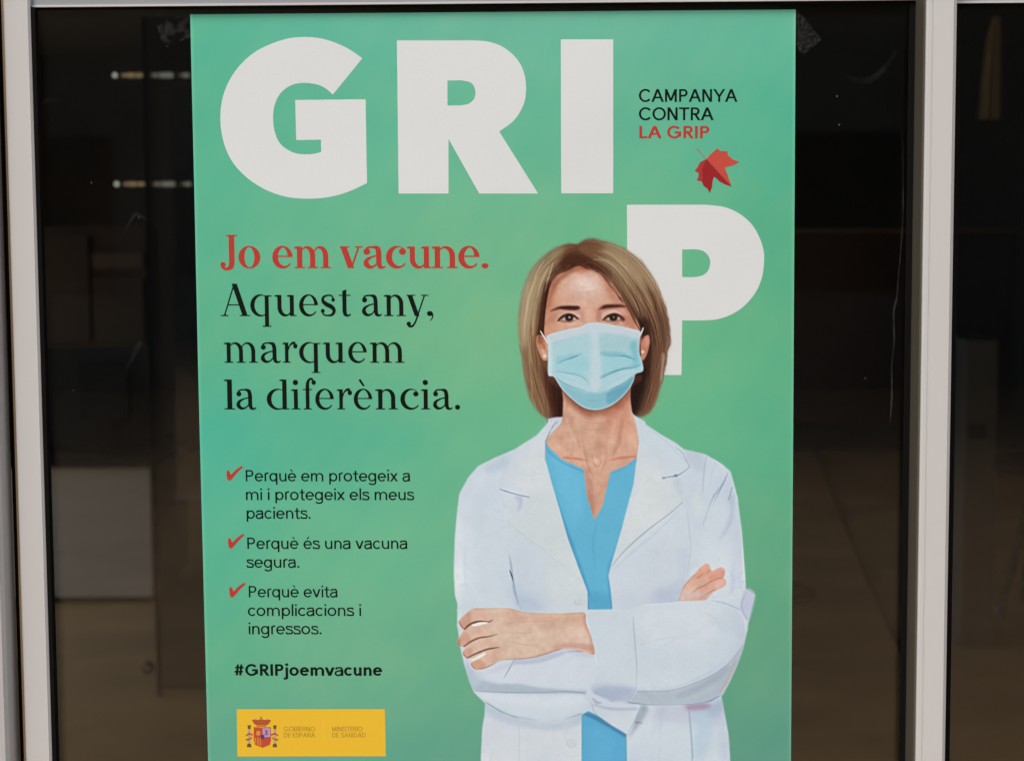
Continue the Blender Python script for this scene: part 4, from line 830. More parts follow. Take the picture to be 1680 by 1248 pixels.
        if ch == 'Ñ': g.append(cur([(32, 152), (48, 160), (66, 152), (82, 160)], w*.7))
    elif ch == 'Y': g.append(dia(58, 58, 10, C, w*1.15)); g.append(dia(58, 58, 106, C, w*1.15)); g.append(B(58-w/2, 0, 58+w/2, 62)); ad = 114
    elif ch == 'T': g.append(B(50-w/2, 0, 50+w/2, C)); g.append(B(2, C-w*.92, 98, C)); ad = 102
    elif ch == 'L': g.append(B(10, 0, 10+w, C)); g.append(B(10, 0, 82, w*.92)); ad = 86
    elif ch == 'I': g.append(B(10, 0, 10+w, C)); ad = 20+w
    elif ch == 'E': g.append(B(10, 0, 10+w, C)); [g.append(B(10, y, 86, y+w*.9)) for y in (0, 62, C-w*.9)]; ad = 94
    elif ch == 'D': g.append(B(10, 0, 10+w, C)); g.append(B(10, C-w*.92, 51, C)); g.append(B(10, 0, 51, w*.92)); g.append(earc(50, 68, 60, 68, [(-90, w*.92), (0, w), (90, w*.92)])); ad = 120
    elif ch == 'S': g.append(cur([(92, 104), (78, 126), (50, C-w*.4), (22, 124), (14, 102), (28, 82), (56, 70), (84, 58), (96, 36), (82, 10), (52, w*.4), (22, 10), (10, 34)], w*.95)); ad = 106
    return g, ad

def place(prims, sx, sy, x, y, k=0.0):
    """glyph units (y up) -> photo pixels (y down), leaning like the sheet's own verticals"""
    return [[np.c_[x+p[:, 0]*sx-p[:, 1]*sy*k, y-p[:, 1]*sy] for p in q] for q in prims]
def lean(x): return (1030-x)/33200.
def sans_line(txt, x0, x1, base, capx, w, unit=136.0):
    gs = [sans(c, w) for c in txt]; tot = sum(a for _, a in gs); sx = (x1-x0)/(tot-14); sy = capx/unit; x = x0-8*sx; out = []
    for g, a in gs: out += place(g, sx, sy, x, base, lean(x)); x += a*sx
    return out
def serif_line(items, base, xh, S, H):
    out = []
    for ch, x0, x1 in items:
        g = serif(ch, S, H); al = np.vstack([p for q in g for p in q]); a, b = al[:, 0].min(), al[:, 0].max(); sx = (x1-x0)/(b-a)
        out += place(g, sx, xh/100., x0-a*sx, base, lean(x0))
    return out
def union_cov(prims, res=3, pad=2):
    al = np.vstack([p for q in prims for p in q]); x0 = np.floor(al[:, 0].min())-pad; y0 = np.floor(al[:, 1].min())-pad
    w = int((al[:, 0].max()+pad-x0)*res)+1; h = int((al[:, 1].max()+pad-y0)*res)+1; F = np.zeros((h, w))
    for q in prims:
        P = np.vstack(q); ax = max(0, int((P[:, 0].min()-x0)*res)-1); bx = min(w, int((P[:, 0].max()-x0)*res)+3); ay = max(0, int((P[:, 1].min()-y0)*res)-1); by = min(h, int((P[:, 1].max()-y0)*res)+3)
        F[ay:by, ax:bx] = np.maximum(F[ay:by, ax:bx], coverage(q, x0+ax/res, y0+ay/res, bx-ax, by-ay, res, 2))
    return F, x0, y0, res

def march(F, x0, y0, res, lv=.5):
    """filled contour of F >= lv as polygons: runs of full cells as one quad, cut cells along the contour"""
    verts = {}; V = []; faces = []
    def vid(key, x, y):
        if key not in verts: verts[key] = len(V); V.append((x0+x/res, y0+y/res))
        return verts[key]
    I = F >= lv; a, b, c, d = I[:-1, :-1], I[:-1, 1:], I[1:, 1:], I[1:, :-1]
    code = a*1+b*2+c*4+d*8
    for j in range(code.shape[0]):
        row = code[j]; full = row == 15; i = 0
        nz = np.nonzero(row)[0]
        if not len(nz): continue
        k = 0
        while k < len(nz):
            i = nz[k]
            if full[i]:
                e = i
                while k+1 < len(nz) and nz[k+1] == e+1 and full[nz[k+1]]: k += 1; e = nz[k]
                faces.append((vid((i, j, 0), i, j), vid((e+1, j, 0), e+1, j), vid((e+1, j+1, 0), e+1, j+1), vid((i, j+1, 0), i, j+1))); k += 1; continue
            cs = [(i, j), (i+1, j), (i+1, j+1), (i, j+1)]; ins = [bool(row[i] >> q & 1) for q in range(4)]; poly = []
            for q in range(4):
                p, n = cs[q], cs[(q+1) % 4]
                if ins[q]: poly.append(vid((p[0], p[1], 0), *p))
                if ins[q] != ins[(q+1) % 4]:
                    fp, fn = F[p[1], p[0]], F[n[1], n[0]]; t = (lv-fp)/(fn-fp)
                    lo = min(p, n); key = (lo[0], lo[1], 1 if p[1] == n[1] else 2)
                    poly.append(vid(key, p[0]+(n[0]-p[0])*t, p[1]+(n[1]-p[1])*t))
            if len(poly) >= 3: faces.append(tuple(poly))
            k += 1
    return np.array(V), faces

SER = [('jo', 'red', 25, 6.5, 440, 36, [('J',361.5,390),('o',391.5,427.5),('e',447,480.5),('m',483,543),('v',558,595.5),('a',596.5,633),('c',633.5,666.5),('u',668,708),('n',708.5,751),('e',752,787),('.',790,801.5)]),
       ('aq', 'black', 20, 5.4, 518.5, 35, [('A',362,410.5),('q',411,446),('u',451,486.5),('e',491,522),('s',526.5,551),('t',556,576),('a',594,627),('n',630,666),('y',667,703),(',',700.5,711)]),
       ('ma', 'black', 20, 5.4, 595, 33.5, [('m',368,423),('a',428,461),('r',464,488.5),('q',491,526.5),('u',530,566.5),('e',571.5,602),('m',607,663.5)]),
       ('la', 'black', 20, 5.4, 671.5, 33.5, [('l',368,386),('a',388,421),('d',438,475),('i',478,493),('f',497,519),('e',517.5,548),('r',553,578),('è',580.5,611),('n',616,653),('c',657,687),('i',690.7,706),('a',710.5,743),('.',746.5,755)])]
SAN = [('Perquè em protegeix a', 403, 673, 789.3, 18.6, 18, 'black'), ('mi i protegeix els meus', 403.5, 679, 820, 18.6, 18, 'black'), ('pacients.', 404.5, 510, 850.5, 18.6, 18, 'black'),
       ('Perquè és una vacuna', 405.5, 668.5, 900, 18.6, 18, 'black'), ('segura.', 405.5, 491.5, 930.7, 18.6, 18, 'black'),
       ('Perquè evita', 408, 554, 979.3, 18.6, 18, 'black'), ('complicacions i', 407.5, 593, 1009.8, 18.6, 18, 'black'), ('ingressos.', 408, 528, 1039.8, 18.6, 18, 'black'),
       ('#GRIPjoemvacune', 385.5, 627, 1107.8, 19, 26, 'black'),
       ('CAMPANYA', 1048.5, 1209, 167.5, 21, 21, 'black'), ('CONTRA', 1048.5, 1170, 197.5, 21, 21, 'black'), ('LA GRIP', 1048.5, 1164.5, 227.3, 20.5, 25, 'red'),
       ('GOBIERNO', 465.8, 517, 1198.8, 7.6, 16, 'ochre'), ('DE ESPAÑA', 465.8, 517, 1208.8, 7.6, 16, 'ochre'), ('MINISTERIO', 545, 594.5, 1198.8, 7.6, 16, 'ochre'), ('DE SANIDAD', 545, 600, 1208.8, 7.6, 16, 'ochre')]
# ================================================================== materials
ALU = mat('painted aluminium', seen((196,191,187)), .45, .4, noise=(2.2, .035, 3, (1, 1, .25)), bump=.05)
ALU_SHADE = mat('shaded aluminium', seen((148,147,152)), .4, .5)  # same metal as the mullions, shade of the tilted face in its colour
TRIM = mat('bronze trim', (.09,.082,.062), .35, .5, noise=(6, .15, 2, (1, 1, .1)))
RUB = mat('black rubber', (.004,.004,.004), .85, .12)
TAN = mat('worn tan edge', (.30,.22,.13), .6, .3, noise=(30, .4, 3, (1, 1, .05)))
def glass_mat(name, tint=.92, rough=.0):
    m = bpy.data.materials.new(name); m.use_nodes = True; nt = m.node_tree; nt.nodes.remove(nt.nodes['Principled BSDF']); out = nt.nodes['Material Output']
    t = nt.nodes.new('ShaderNodeBsdfTransparent'); t.inputs[0].default_value = (tint, tint, tint*.99, 1)
    g = nt.nodes.new('ShaderNodeBsdfGlossy'); g.inputs['Roughness'].default_value = rough; f = nt.nodes.new('ShaderNodeFresnel'); f.inputs[0].default_value = 1.5
    x = nt.nodes.new('ShaderNodeMixShader'); nt.links.new(f.outputs[0], x.inputs[0]); nt.links.new(t.outputs[0], x.inputs[1]); nt.links.new(g.outputs[0], x.inputs[2]); nt.links.new(x.outputs[0], out.inputs[0]); return m
GLASS = glass_mat('window glass')
def film(name, col, alpha, noise=None, lo=.0):
    m = bpy.data.materials.new(name); m.use_nodes = True; nt = m.node_tree; b = nt.nodes['Principled BSDF']; out = nt.nodes['Material Output']
    b.inputs['Base Color'].default_value = (*col, 1); b.inputs['Roughness'].default_value = .5
    t = nt.nodes.new('ShaderNodeBsdfTransparent'); x = nt.nodes.new('ShaderNodeMixShader'); x.inputs[0].default_value = alpha
    if noise:
        tc = nt.nodes.new('ShaderNodeTexCoord'); n = nt.nodes.new('ShaderNodeTexNoise'); n.inputs['Scale'].default_value = noise; n.inputs['Detail'].default_value = 4
        r = nt.nodes.new('ShaderNodeMapRange'); r.inputs[1].default_value = .45; r.inputs[2].default_value = .7; r.inputs[3].default_value = lo; r.inputs[4].default_value = alpha
        nt.links.new(tc.outputs['Object'], n.inputs['Vector']); nt.links.new(n.outputs[0], r.inputs[0]); nt.links.new(r.outputs[0], x.inputs[0])
    nt.links.new(t.outputs[0], x.inputs[1]); nt.links.new(b.outputs[0], x.inputs[2]); nt.links.new(x.outputs[0], out.inputs[0]); return m
def ink(name, col=None):
    """printed paper: one flat ink, or the printed picture held in the mesh's colour attribute"""
    m = bpy.data.materials.new(name); m.use_nodes = True; nt = m.node_tree; b = nt.nodes['Principled BSDF']; b.inputs['Roughness'].default_value = .48; b.inputs['Specular IOR Level'].default_value = .2
    tc = nt.nodes.new('ShaderNodeTexCoord')
    f = nt.nodes.new('ShaderNodeTexNoise'); f.inputs['Scale'].default_value = 900; f.inputs['Detail'].default_value = 2; nt.links.new(tc.outputs['Object'], f.inputs['Vector'])
    mr = nt.nodes.new('ShaderNodeMapRange'); mr.inputs[3].default_value = .965; mr.inputs[4].default_value = 1.035; nt.links.new(f.outputs[0], mr.inputs[0])
    mx = nt.nodes.new('ShaderNodeMix'); mx.data_type = 'RGBA'; mx.blend_type = 'MULTIPLY'; mx.inputs[0].default_value = 1
    if col is None:
        a = nt.nodes.new('ShaderNodeAttribute'); a.attribute_name = 'print'; nt.links.new(a.outputs['Color'], mx.inputs[6])
    else: mx.inputs[6].default_value = (*col, 1)
    nt.links.new(mr.outputs[0], mx.inputs[7]); nt.links.new(mx.outputs[2], b.inputs['Base Color'])
    n = nt.nodes.new('ShaderNodeTexNoise'); n.inputs['Scale'].default_value = 5; n.inputs['Detail'].default_value = 1.5; nt.links.new(tc.outputs['Object'], n.inputs['Vector'])
    bp = nt.nodes.new('ShaderNodeBump'); bp.inputs['Strength'].default_value = .35; bp.inputs['Distance'].default_value = .012; nt.links.new(n.outputs[0], bp.inputs['Height']); nt.links.new(bp.outputs[0], b.inputs['Normal'])
    return m
PRINT = ink('printed paper')
INK = {'black': ink('black ink', seen((4,14,9))), 'red': ink('red ink', seen((180,58,48))), 'ochre': ink('brown ink', seen((166,124,52))), 'white': ink('white print', seen((216,217,215))), 'yellow': ink('yellow print', seen((231,184,50)))}

# ================================================================== street, pavement, room
pav = MB().add([(-40,-60,0),(40,-60,0),(40,-.12,0),(-40,-.12,0)], [(0,1,2,3)]).build('pavement', mat('pavement stone', (.44,.29,.155), .8, .3, noise=(3, .15, 5), bump=.2)); tag(pav, kind='structure')
FLOOR = mat('brown floor', (.80,.52,.21), .35, .35, noise=(1.6, .22, 6), bump=.1)
fl = MB().add([(-5,.04,.004),(6,.04,.004),(6,11,.004),(-5,11,.004)], [(0,1,2,3)]).build('floor', FLOOR); tag(fl, kind='structure')
MB().box((-5,-.12,-.1),(6,.04,.02)).build('threshold', mat('threshold stone', (.4,.37,.33), .7))['kind'] = 'structure'
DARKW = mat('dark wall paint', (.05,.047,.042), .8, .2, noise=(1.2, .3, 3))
MB().box((-5.1,.3,0),(-5,.9,2.9)).box((-5.1,.901,0),(-5,8.999,.06)).box((-5.1,.901,2.8),(-5,8.999,2.9)).box((-5.1,9,0),(-5,11,2.9)).box((-5.09,4.9,.061),(-5.01,5.0,2.799)).build('wall_left', DARKW)['kind'] = 'structure'  # side opening added out of view to let daylight reach floor and desk
MB().add([(-45,-.119,-.004),(-5.1,-.119,-.004),(-5.1,14,-.004),(-45,14,-.004)], [(0,1,2,3)]).build('side_bounce_ground', mat('side bounce paving', (.55,.47,.36), .8, .3, noise=(3, .15, 5)))['kind'] = 'structure'  # unseen ground, made pale to bounce daylight through the added opening
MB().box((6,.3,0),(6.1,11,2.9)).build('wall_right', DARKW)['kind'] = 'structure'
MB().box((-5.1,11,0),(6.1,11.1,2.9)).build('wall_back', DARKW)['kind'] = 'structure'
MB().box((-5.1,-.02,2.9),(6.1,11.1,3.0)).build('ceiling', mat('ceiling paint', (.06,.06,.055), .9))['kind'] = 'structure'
PL = mat('facade plaster', (.42,.39,.35), .9, .2, noise=(2, .08, 4), bump=.2)
XL, XR = P(-7,624,-.03)[0], P(1561.5,624,-.038)[0]
ZT = P(780,5.5,-.012)[2]; ZT2 = P(1630,4.5,-.012)[2]
MB().box((-9,-.06,0),(-2.2,.3,4.5)).box((2.6,-.06,0),(9,.3,4.5)).box((-2.2,-.06,2.45),(2.6,.3,4.5)).build('wall_front', PL)['kind'] = 'structure'

# opposite side of the street (behind the photographer, seen only mirrored in the panes)
bd = thing('street_building', 'plain rendered building across the street mirrored in the dark panes', 'building', (0,-16,0))
b = MB().box((-24,-17,0),(24,-16,9)); b.build('wall', mat('opposite plaster', (.21,.20,.16), .9, .2, noise=(.5, .2, 4)), bd)
MB().box((-24.3,-17.2,9),(24.3,-15.7,9.3)).build('cornice', PL, bd)
WN = mat('far window', (.02,.022,.025), .15, .5)
for fl_ in range(3):
    for i in range(11):
        x = -21+i*4; MB().box((x-.6,-16.0,1+fl_*2.8),(x+.6,-15.96,2.6+fl_*2.8)).build('window', WN, bd)

# ================================================================== shop front frame and panes
sf = thing('glazed_shopfront', 'pale painted aluminium frame with dark glass panes behind the green poster', 'shop front', (0,0,0))
ZB = 0.02; ZH = 2.45
def xat(px, y): return P(px, 624, y)[0]
# mullion between the two panes, with its bronze side and small bevels
d = .038; xl, xr = xat(1512, -d), xat(1561.5, -d)
mu = MB().prof([(xl,-.003),(xl,-d+.0015),(xl+.0014,-d),(xl+.0042,-d),(xl+.0046,-d+.0008),(xl+.0052,-d+.0008),(xl+.0056,-d),(xr-.003,-d),(xr,-d+.003),(xr,-.003)], ZB, ZH).build('mullion', ALU, sf)
MB().box((xl-.0016,-d+.004,ZB),(xl-.0002,-.003,ZH)).build('side_trim', TRIM, mu)
MB().box((xl-.0062,-.004,ZB),(xl-.0018,-.0005,ZT)).build('gasket', RUB, mu)
MB().box((xr-.006,-.0028,ZB),(xat(1568, -.003),-.0005,ZT2)).build('gasket', RUB, mu)
# left mullion
dl = .012; ml, mr_ = xat(23.5, -dl), xat(66.5, -dl)
m2 = MB().prof([(ml,-.003),(ml,-dl+.0012),(ml+.0012,-dl),(mr_-.0028,-dl),(mr_-.0018,-dl-.0006),(mr_,-dl+.0014),(mr_,-.003)], ZB, ZH).build('mullion', ALU, sf)
MB().box((mr_+.0001,-dl+.002,ZB),(mr_+.0034,-.0005,ZT)).build('gasket', RUB, m2)
MB().box((ml-.0024,-dl+.003,ZB),(ml-.0002,-.003,ZH)).build('edge_strip', TAN, m2)
# head rails: shade of the tilted face put into grey, pale lip as highlight
for x0, x1, z in ((mr_+.0002, xl-.0002, ZT), (xr+.0002, 2.2, ZT2)):
    r = MB().prof([(x0,-.0),(x0,-.006),(x1,-.006),(x1,-.0)], z+.0022, z+.07).build('head_rail', ALU_SHADE, sf)
    MB().box((x0,-.0068,z+.0004),(x1,-.0005,z+.0021)).build('lip', ALU, r)
    MB().box((x0+.003,-.0045,z-.0016),(x1-.003,-.0006,z+.0002)).build('gasket', RUB, r)
MB().box((xat(66.5,0),-.012,.02),(xat(1494,0),.01,.14)).build('bottom_rail', ALU, sf)
MB().box((xr+.001,-.012,.02),(2.2,.01,.14)).build('bottom_rail', ALU, sf)
pn = MB().box((mr_-.004,0,.1),(xl+.004,.006,ZT+.03)).build('glass_pane', GLASS, sf)
MB().box((xl+.02,0,.1),(2.2,.006,ZT2+.03)).build('glass_pane', GLASS, sf)
MB().box((xr+.001,-.0,ZT2+.071),(2.2,.006,ZH)).build('glass_pane', GLASS, sf); MB().box((mr_,-.0,ZT+.071),(xl-.001,.006,ZH)).build('glass_pane', GLASS, sf)
# marks on the glass
DRIP = film('dried drip', (.7,.72,.7), .06, 60, .012); SMEAR = film('smear', (.6,.6,.6), .02, 25, .0); SPECK = film('speck', (.8,.8,.78), .12)
def ribbon(name, pts, wpx, m, parent, y=-.0003):
    c = cur(pts, wpx)[0]; n = len(c)//2; V = [P(x, yy, y) for x, yy in c]
    return mesh(name, V, [(i, i+1, 2*n-2-i, 2*n-1-i) for i in range(n-1)], m, parent)
ribbon('drip_mark', [(1481,225),(1482,300),(1480,380),(1474,450),(1471,490),(1466,512),(1467,560),(1463,600),(1463,650),(1460,696)], [1,1.6,2.2,2.2,3.2,3.6,3,2.4,3,1.6], DRIP, pn)
ribbon('drip_mark', [(1486,560),(1483,620),(1485,680)], [1,2,1], SMEAR, pn)
ribbon('smear_mark', [(1380,118),(1405,132),(1430,130),(1455,108),(1472,78)], [2,9,11,7,2], SMEAR, pn)
ribbon('smear_mark', [(205,760/2+0),(222,352),(240,360)], [2,6,3], SMEAR, pn); ribbon('smear_mark', [(60,170),(90,163),(118,156)], [3,7,3], SMEAR, pn)
ribbon('smear_mark', [(200,622),(212,596),(230,560)], [8,6,10], SMEAR, pn)
RS = np.random.RandomState(3)
for px, py in [(208,39),(261,24),(274,76),(228,357),(1373,158),(1377,205),(1379,353),(1391,557),(1582,268),(1574,910),(1642,799),(1574,1098),(1330,1190),(120,640),(150,300),(1420,620),(1600,520),(1450,820),(98,905),(205,1010)]:
    r = RS.uniform(.7, 1.5); a = np.linspace(0, 2*np.pi, 9)[:-1]
    mesh('dirt_speck', [P(px+r*np.cos(t), py+r*np.sin(t), -.0003) for t in a], [tuple(range(8))], SPECK, pn)

# neighbouring frame at the left edge
nf = MB().prof([(xat(-160,-.03),-.0),(xat(-160,-.03),-.03),(XL-.006,-.03),(XL-.0022,-.0285),(XL,-.024),(XL+.0006,-.012),(XL+.0006,.0)], ZB, ZH).build('door_jamb', ALU)
tag(nf, 'second pale upright at the lower left picture edge beyond a dark gap', 'door frame')
gp = MB().box((XL+.0008,.002,ZB),(ml-.0025,.01,ZH)).build('gap_seal', RUB, sf)

# ================================================================== the poster
LX = lambda y: np.interp(y, [16, 300, 624, 1248, 1420], [311.8, 318.5, 325.5, 341.5, 346]); RX = lambda y: np.interp(y, [16, 624, 1248, 1420], [1305.4, 1301.8, 1297.6, 1296.4])
TY = lambda x: np.interp(x, [312, 1305], [24, 16])
ctr = P(820, 1400, 0)
po = thing('health_poster', 'large green paper poster with white GRIP letters and a masked woman in a white coat', 'poster', (ctr[0], 0, ctr[2]))
def colmesh(name, X, Y, faces, rgb, y, parent, extra=None):
    V = Pv(X, Y, y)
    me = bpy.data.meshes.new(name); F = np.asarray(faces, np.int32); nv, nf_ = len(V), len(F)
    me.vertices.add(nv); me.vertices.foreach_set('co', V.astype(np.float32).ravel()); me.loops.add(nf_*4); me.loops.foreach_set('vertex_index', F.ravel()); me.polygons.add(nf_); me.polygons.foreach_set('loop_start', np.arange(0, nf_*4, 4, dtype=np.int32))
    me.update(calc_edges=True); at = me.color_attributes.new('print', 'FLOAT_COLOR', 'POINT'); c = np.ones((nv, 4), np.float32); c[:, :3] = seen(rgb); at.data.foreach_set('color', c.ravel())
    me.materials.append(PRINT); o = bpy.data.objects.new(name, me); COL.objects.link(o)
    if parent: o.parent = parent; o.matrix_parent_inverse = parent.matrix_world.inverted()
    return o
# sheet: front face on a fine grid carrying the printed gradient, with real paper thickness
ny, nx = 240, 180; ty = np.linspace(0, 1, ny)[:, None]; tx = np.linspace(0, 1, nx)[None, :]
yy0 = 24*(1-tx)+16*tx; YY = yy0+(1405-yy0)*ty; XX = LX(YY)*(1-tx)+RX(YY)*tx
q = np.arange((ny-1)*nx).reshape(ny-1, nx)[:, :-1].ravel(); FF = np.stack([q, q+nx, q+nx+1, q+1], 1)
GR = green_at(XX.ravel(), YY.ravel())
# paper lighter along its left and right edges
edge = np.minimum(XX.ravel()-LX(YY.ravel()), RX(YY.ravel())-XX.ravel()); GR += (np.exp(-edge/1.5)*16)[:, None]
sh = colmesh('sheet', XX.ravel(), YY.ravel(), FF, GR, -.0005, po)
bk = MB(); cs = [(LX(24),24),(RX(16),16),(RX(1405),1405),(LX(1405),1405)]
bk.add([P(x, y, -.00048) for x, y in cs]+[P(x, y, -.0002) for x, y in cs], [(4,7,6,5),(0,1,5,4),(1,2,6,5),(2,3,7,6),(3,0,4,7)]).build('paper_backing', INK['white'], sh)
def print_part(name, prims, m, y, parent, res=2, label=None):
    F, x0, y0, r = union_cov(prims, res=res); V, f = march(F, x0, y0, r); W = Pv(V[:, 0], V[:, 1], y)
    o = mesh(name, W, [t[::-1] for t in f], m, parent)
    if label: o['label'] = label
    return o
Y1, Y2, Y3 = -.00056, -.00062, -.00068
LT = {'G': 'big white letter G', 'R': 'big white letter R', 'I': 'big white letter I', 'P': 'big white letter P partly behind the hair'}
for k in 'GRIP': print_part('headline_letter', [BIG[k]], INK['white'], Y1, po, 1.5, LT[k])
SL = {'jo': 'red serif line Jo em vacune.', 'aq': 'black serif line Aquest any,', 'ma': 'black serif line marquem', 'la': 'black serif line la diferència.'}
for key, colr, sw, hw, base, xh, items in SER: print_part('text_line', serif_line(items, base, xh, sw, hw), INK[colr], Y1, po, 3, SL[key])
lg = mesh('ministry_label', [P(x, y, -.00056) for x, y in [(388.3,1162.8),(631.5,1162.6),(633,1239.8),(389.6,1240.2)]], [(0,3,2,1)], INK['yellow'], po); lg['label'] = 'yellow box with coat of arms'
mesh('divider', [P(x, y, Y2) for x, y in [(530.3,1180),(531.1,1180),(531.4,1216),(530.6,1216)]], [(0,3,2,1)], ink('pale line', seen((236,200,90))), lg)
for t in SAN:
    tiny = t[6] == 'ochre'
    print_part('text_line', sans_line(*t[:6]), INK[t[6]], Y2 if tiny else Y1, lg if tiny else po, 4 if tiny else 3, ('small brown words ' if tiny else 'words ')+t[0])
ck = np.array([(66,118),(84,104),(100,108),(112,132),(128,168),(170,128),(230,76),(290,40),(310,44),(306,66),(250,118),(200,172),(150,232),(122,258),(98,262),(76,240),(64,190),(62,150)], float)/9.33
for dx, dy in ((0,0),(2.4,111.3),(4.4,191.3)): print_part('check_mark', [[catmull(ck+(365+dx, 760+dy), True, 4)]], INK['red'], Y1, po, 3)
# maple leaf in two tones with its stalk
def Fz(pts): return np.array([(1030+x/6.24, 130+y/6.24) for x, y in pts])
LR = ink('light red', seen((192,76,62))); DR = ink('dark red', seen((150,34,38))); MR = ink('deep red', seen((170,52,54)))
lf = print_part('maple_leaf', [[Fz([(805,820),(740,850),(712,905),(685,940),(726,962),(722,1005),(705,1036),(758,1048),(775,1092),(818,1125),(838,1168),(862,1110),(868,1050),(880,1000),(905,1015),(940,1050),(1000,1080),(1065,1102)])]], DR, Y1, po, 3)
print_part('light_half', [[Fz([(805,820),(840,775),(885,735),(920,706),(945,735),(1022,738),(1024,778),(1080,825),(1145,846),(1085,880),(990,905),(1020,970),(1042,1040),(1065,1102),(935,958)])]], LR, Y2, lf, 3)
print_part('red_patch', [[Fz([(800,830),(742,856),(712,905),(690,938),(726,962),(722,1005),(712,1034),(758,1044),(770,1000),(760,930)])]], MR, Y2, lf, 3)
print_part('stalk', [cur(Fz([(705,712),(750,758),(808,824)]), [1.6, .9, 1.0])], LR, Y2, lf, 3)
# coat of arms on the yellow label
def Kz(pts): return np.array([(380+x/6.46, 1080+y/6.46) for x, y in pts])
def flat(name, pts, col, y, parent, res=4, sm=False): return print_part(name, [[catmull(Kz(pts), True, 4) if sm else Kz(pts)]], ink(name+' ink', seen(col)), y, parent, res)
arms = flat('shield', [(234,722),(325,730),(416,722),(418,860),(404,912),(326,942),(250,912),(234,860)], (190,84,46), Y2, lg)
flat('quarter', [(328,736),(408,732),(410,826),(328,830)], (178,152,186), Y3, arms); flat('quarter', [(244,736),(318,738),(318,826),(244,826)], (196,72,46), Y3, arms)
flat('quarter', [(330,838),(410,834),(408,874),(392,908),(334,932)], (186,74,62), Y3, arms); flat('quarter', [(246,838),(256,838),(256,902),(248,880)], (222,150,60), Y3, arms); flat('quarter', [(274,838),(284,838),(284,918),(274,914)], (222,150,60), Y3, arms); flat('quarter', [(300,838),(308,838),(308,928),(300,926)], (222,150,60), Y3, arms)
flat('castle', [(262,810),(262,770),(270,760),(276,770),(282,756),(288,770),(296,760),(302,770),(302,810)], (216,150,70), Y3-.00006, arms); flat('lion', [(350,812),(360,780),(352,760),(368,752),(384,764),(378,790),(390,812),(374,804)], (142,84,134), Y3-.00006, arms)
flat('centre_oval', [(310,806),(340,806),(344,832),(325,856),(306,832)], (92,58,112), Y3-.00012, arms, sm=True)
cr = flat('crown', [(216,652),(240,640),(276,648),(312,636),(350,648),(386,640),(418,652),(392,690),(366,706),(366,722),(268,722),(266,706),(240,690)], (176,86,44), Y2-.00003, lg)
flat('crown_cross', [(306,612),(318,612),(318,640),(306,640)], (130,96,40), Y3, cr); flat('crown_band', [(268,704),(366,704),(366,716),(268,716)], (214,140,52), Y3, cr)
for x in (232, 272, 312, 352, 398): flat('pearl', [(x-8,636),(x,628),(x+8,636),(x,646)], (232,196,140), Y3, cr, sm=True)
for x in (186, 458):
    p_ = flat('pillar', [(x-13,742),(x+13,742),(x+12,900),(x-12,900)], (176,160,128), Y2, lg)
    flat('capital', [(x-18,704),(x+18,704),(x+13,744),(x-13,744)], (104,78,44), Y3, p_); flat('pillar_base', [(x-24,935),(x+24,935),(x+18,898),(x-18,898)], (100,84,46), Y3, p_)
    s_ = 1 if x < 300 else -1
    flat('ribbon', [(x-36*s_,806),(x,782),(x+40*s_,800),(x+40*s_,814),(x,800),(x-34*s_,820)], (176,66,52), Y3, p_); flat('ribbon', [(x-36*s_,850),(x,846),(x+30*s_,828),(x+30*s_,842),(x,862),(x-34*s_,866)], (170,70,60), Y3, p_)

# printed woman: one raster of the picture, cut into its parts along their outlines
cv = paint_woman()
lab = cv.lab.copy()
for _ in range(4):                          # the blended outline pixels belong to the part they fringe
    for sx, sy in ((0,1),(0,-1),(1,0),(-1,0)):
        s2 = np.roll(np.roll(lab, sy, 0), sx, 1); s2[0] = s2[-1] = 0; s2[:, 0] = 0; s2[:, -1] = 0; lab = np.where(lab == 0, s2, lab)
jj, ii = np.meshgrid(np.arange(cv.h-1), np.arange(cv.w-1), indexing='ij'); cell = lab[:-1, :-1]
def cut(name, ids, parent, test=None, label=None):
    m_ = np.isin(cell, [L[i] for i in ids])
    if test is not None: m_ = m_ & test(ii+cv.x0, jj+cv.y0)
    if m_.sum() < 6: return None
    j, i = jj[m_], ii[m_]; a = j*cv.w+i; F = np.stack([a, a+cv.w, a+cv.w+1, a+1], 1); u, inv = np.unique(F, return_inverse=True)
    uj, ui = u//cv.w, u % cv.w
    o = colmesh(name, (ui+cv.x0).astype(float), (uj+cv.y0).astype(float), inv.reshape(F.shape), cv.rgb[uj, ui], Y2, parent)
    if label: o['label'] = label
    return o
lft = lambda x, y: x < 970
rgt = lambda x, y: x >= 970
coat_o = cut('white_coat', ['coat'], po)
for t in (lft, rgt): cut('collar', ['collar'], coat_o, t); cut('lapel', ['lapel'], coat_o, t); cut('sleeve', ['sleeve'], coat_o, t)
cut('cuff', ['cuff'], coat_o); cut('button', ['button'], coat_o, lambda x, y: y < 1100); cut('button', ['button'], coat_o, lambda x, y: y >= 1100)
cut('scrub_top', ['scrub_top'], po, lambda x, y: y < 1100); cut('scrub_top', ['scrub_top'], po, lambda x, y: y >= 1100)
cut('hair', ['hair'], po); nk = cut('neck', ['neck'], po)
fc = cut('face', ['face'], po)
for t in (lft, rgt):
    cut('eyebrow', ['eyebrow'], fc, t); cut('eye', ['eye', 'iris'], fc, t); e_ = cut('ear', ['ear'], fc, t); cut('earring', ['earring'], fc, t)
fm = cut('face_mask', ['face_mask'], po)
for t in (lft, rgt): cut('ear_loop', ['ear_loop'], fm, t)
cut('hand', ['hand'], po); cut('hand', ['hand2'], po)
print('poster done', time.time()-T0)

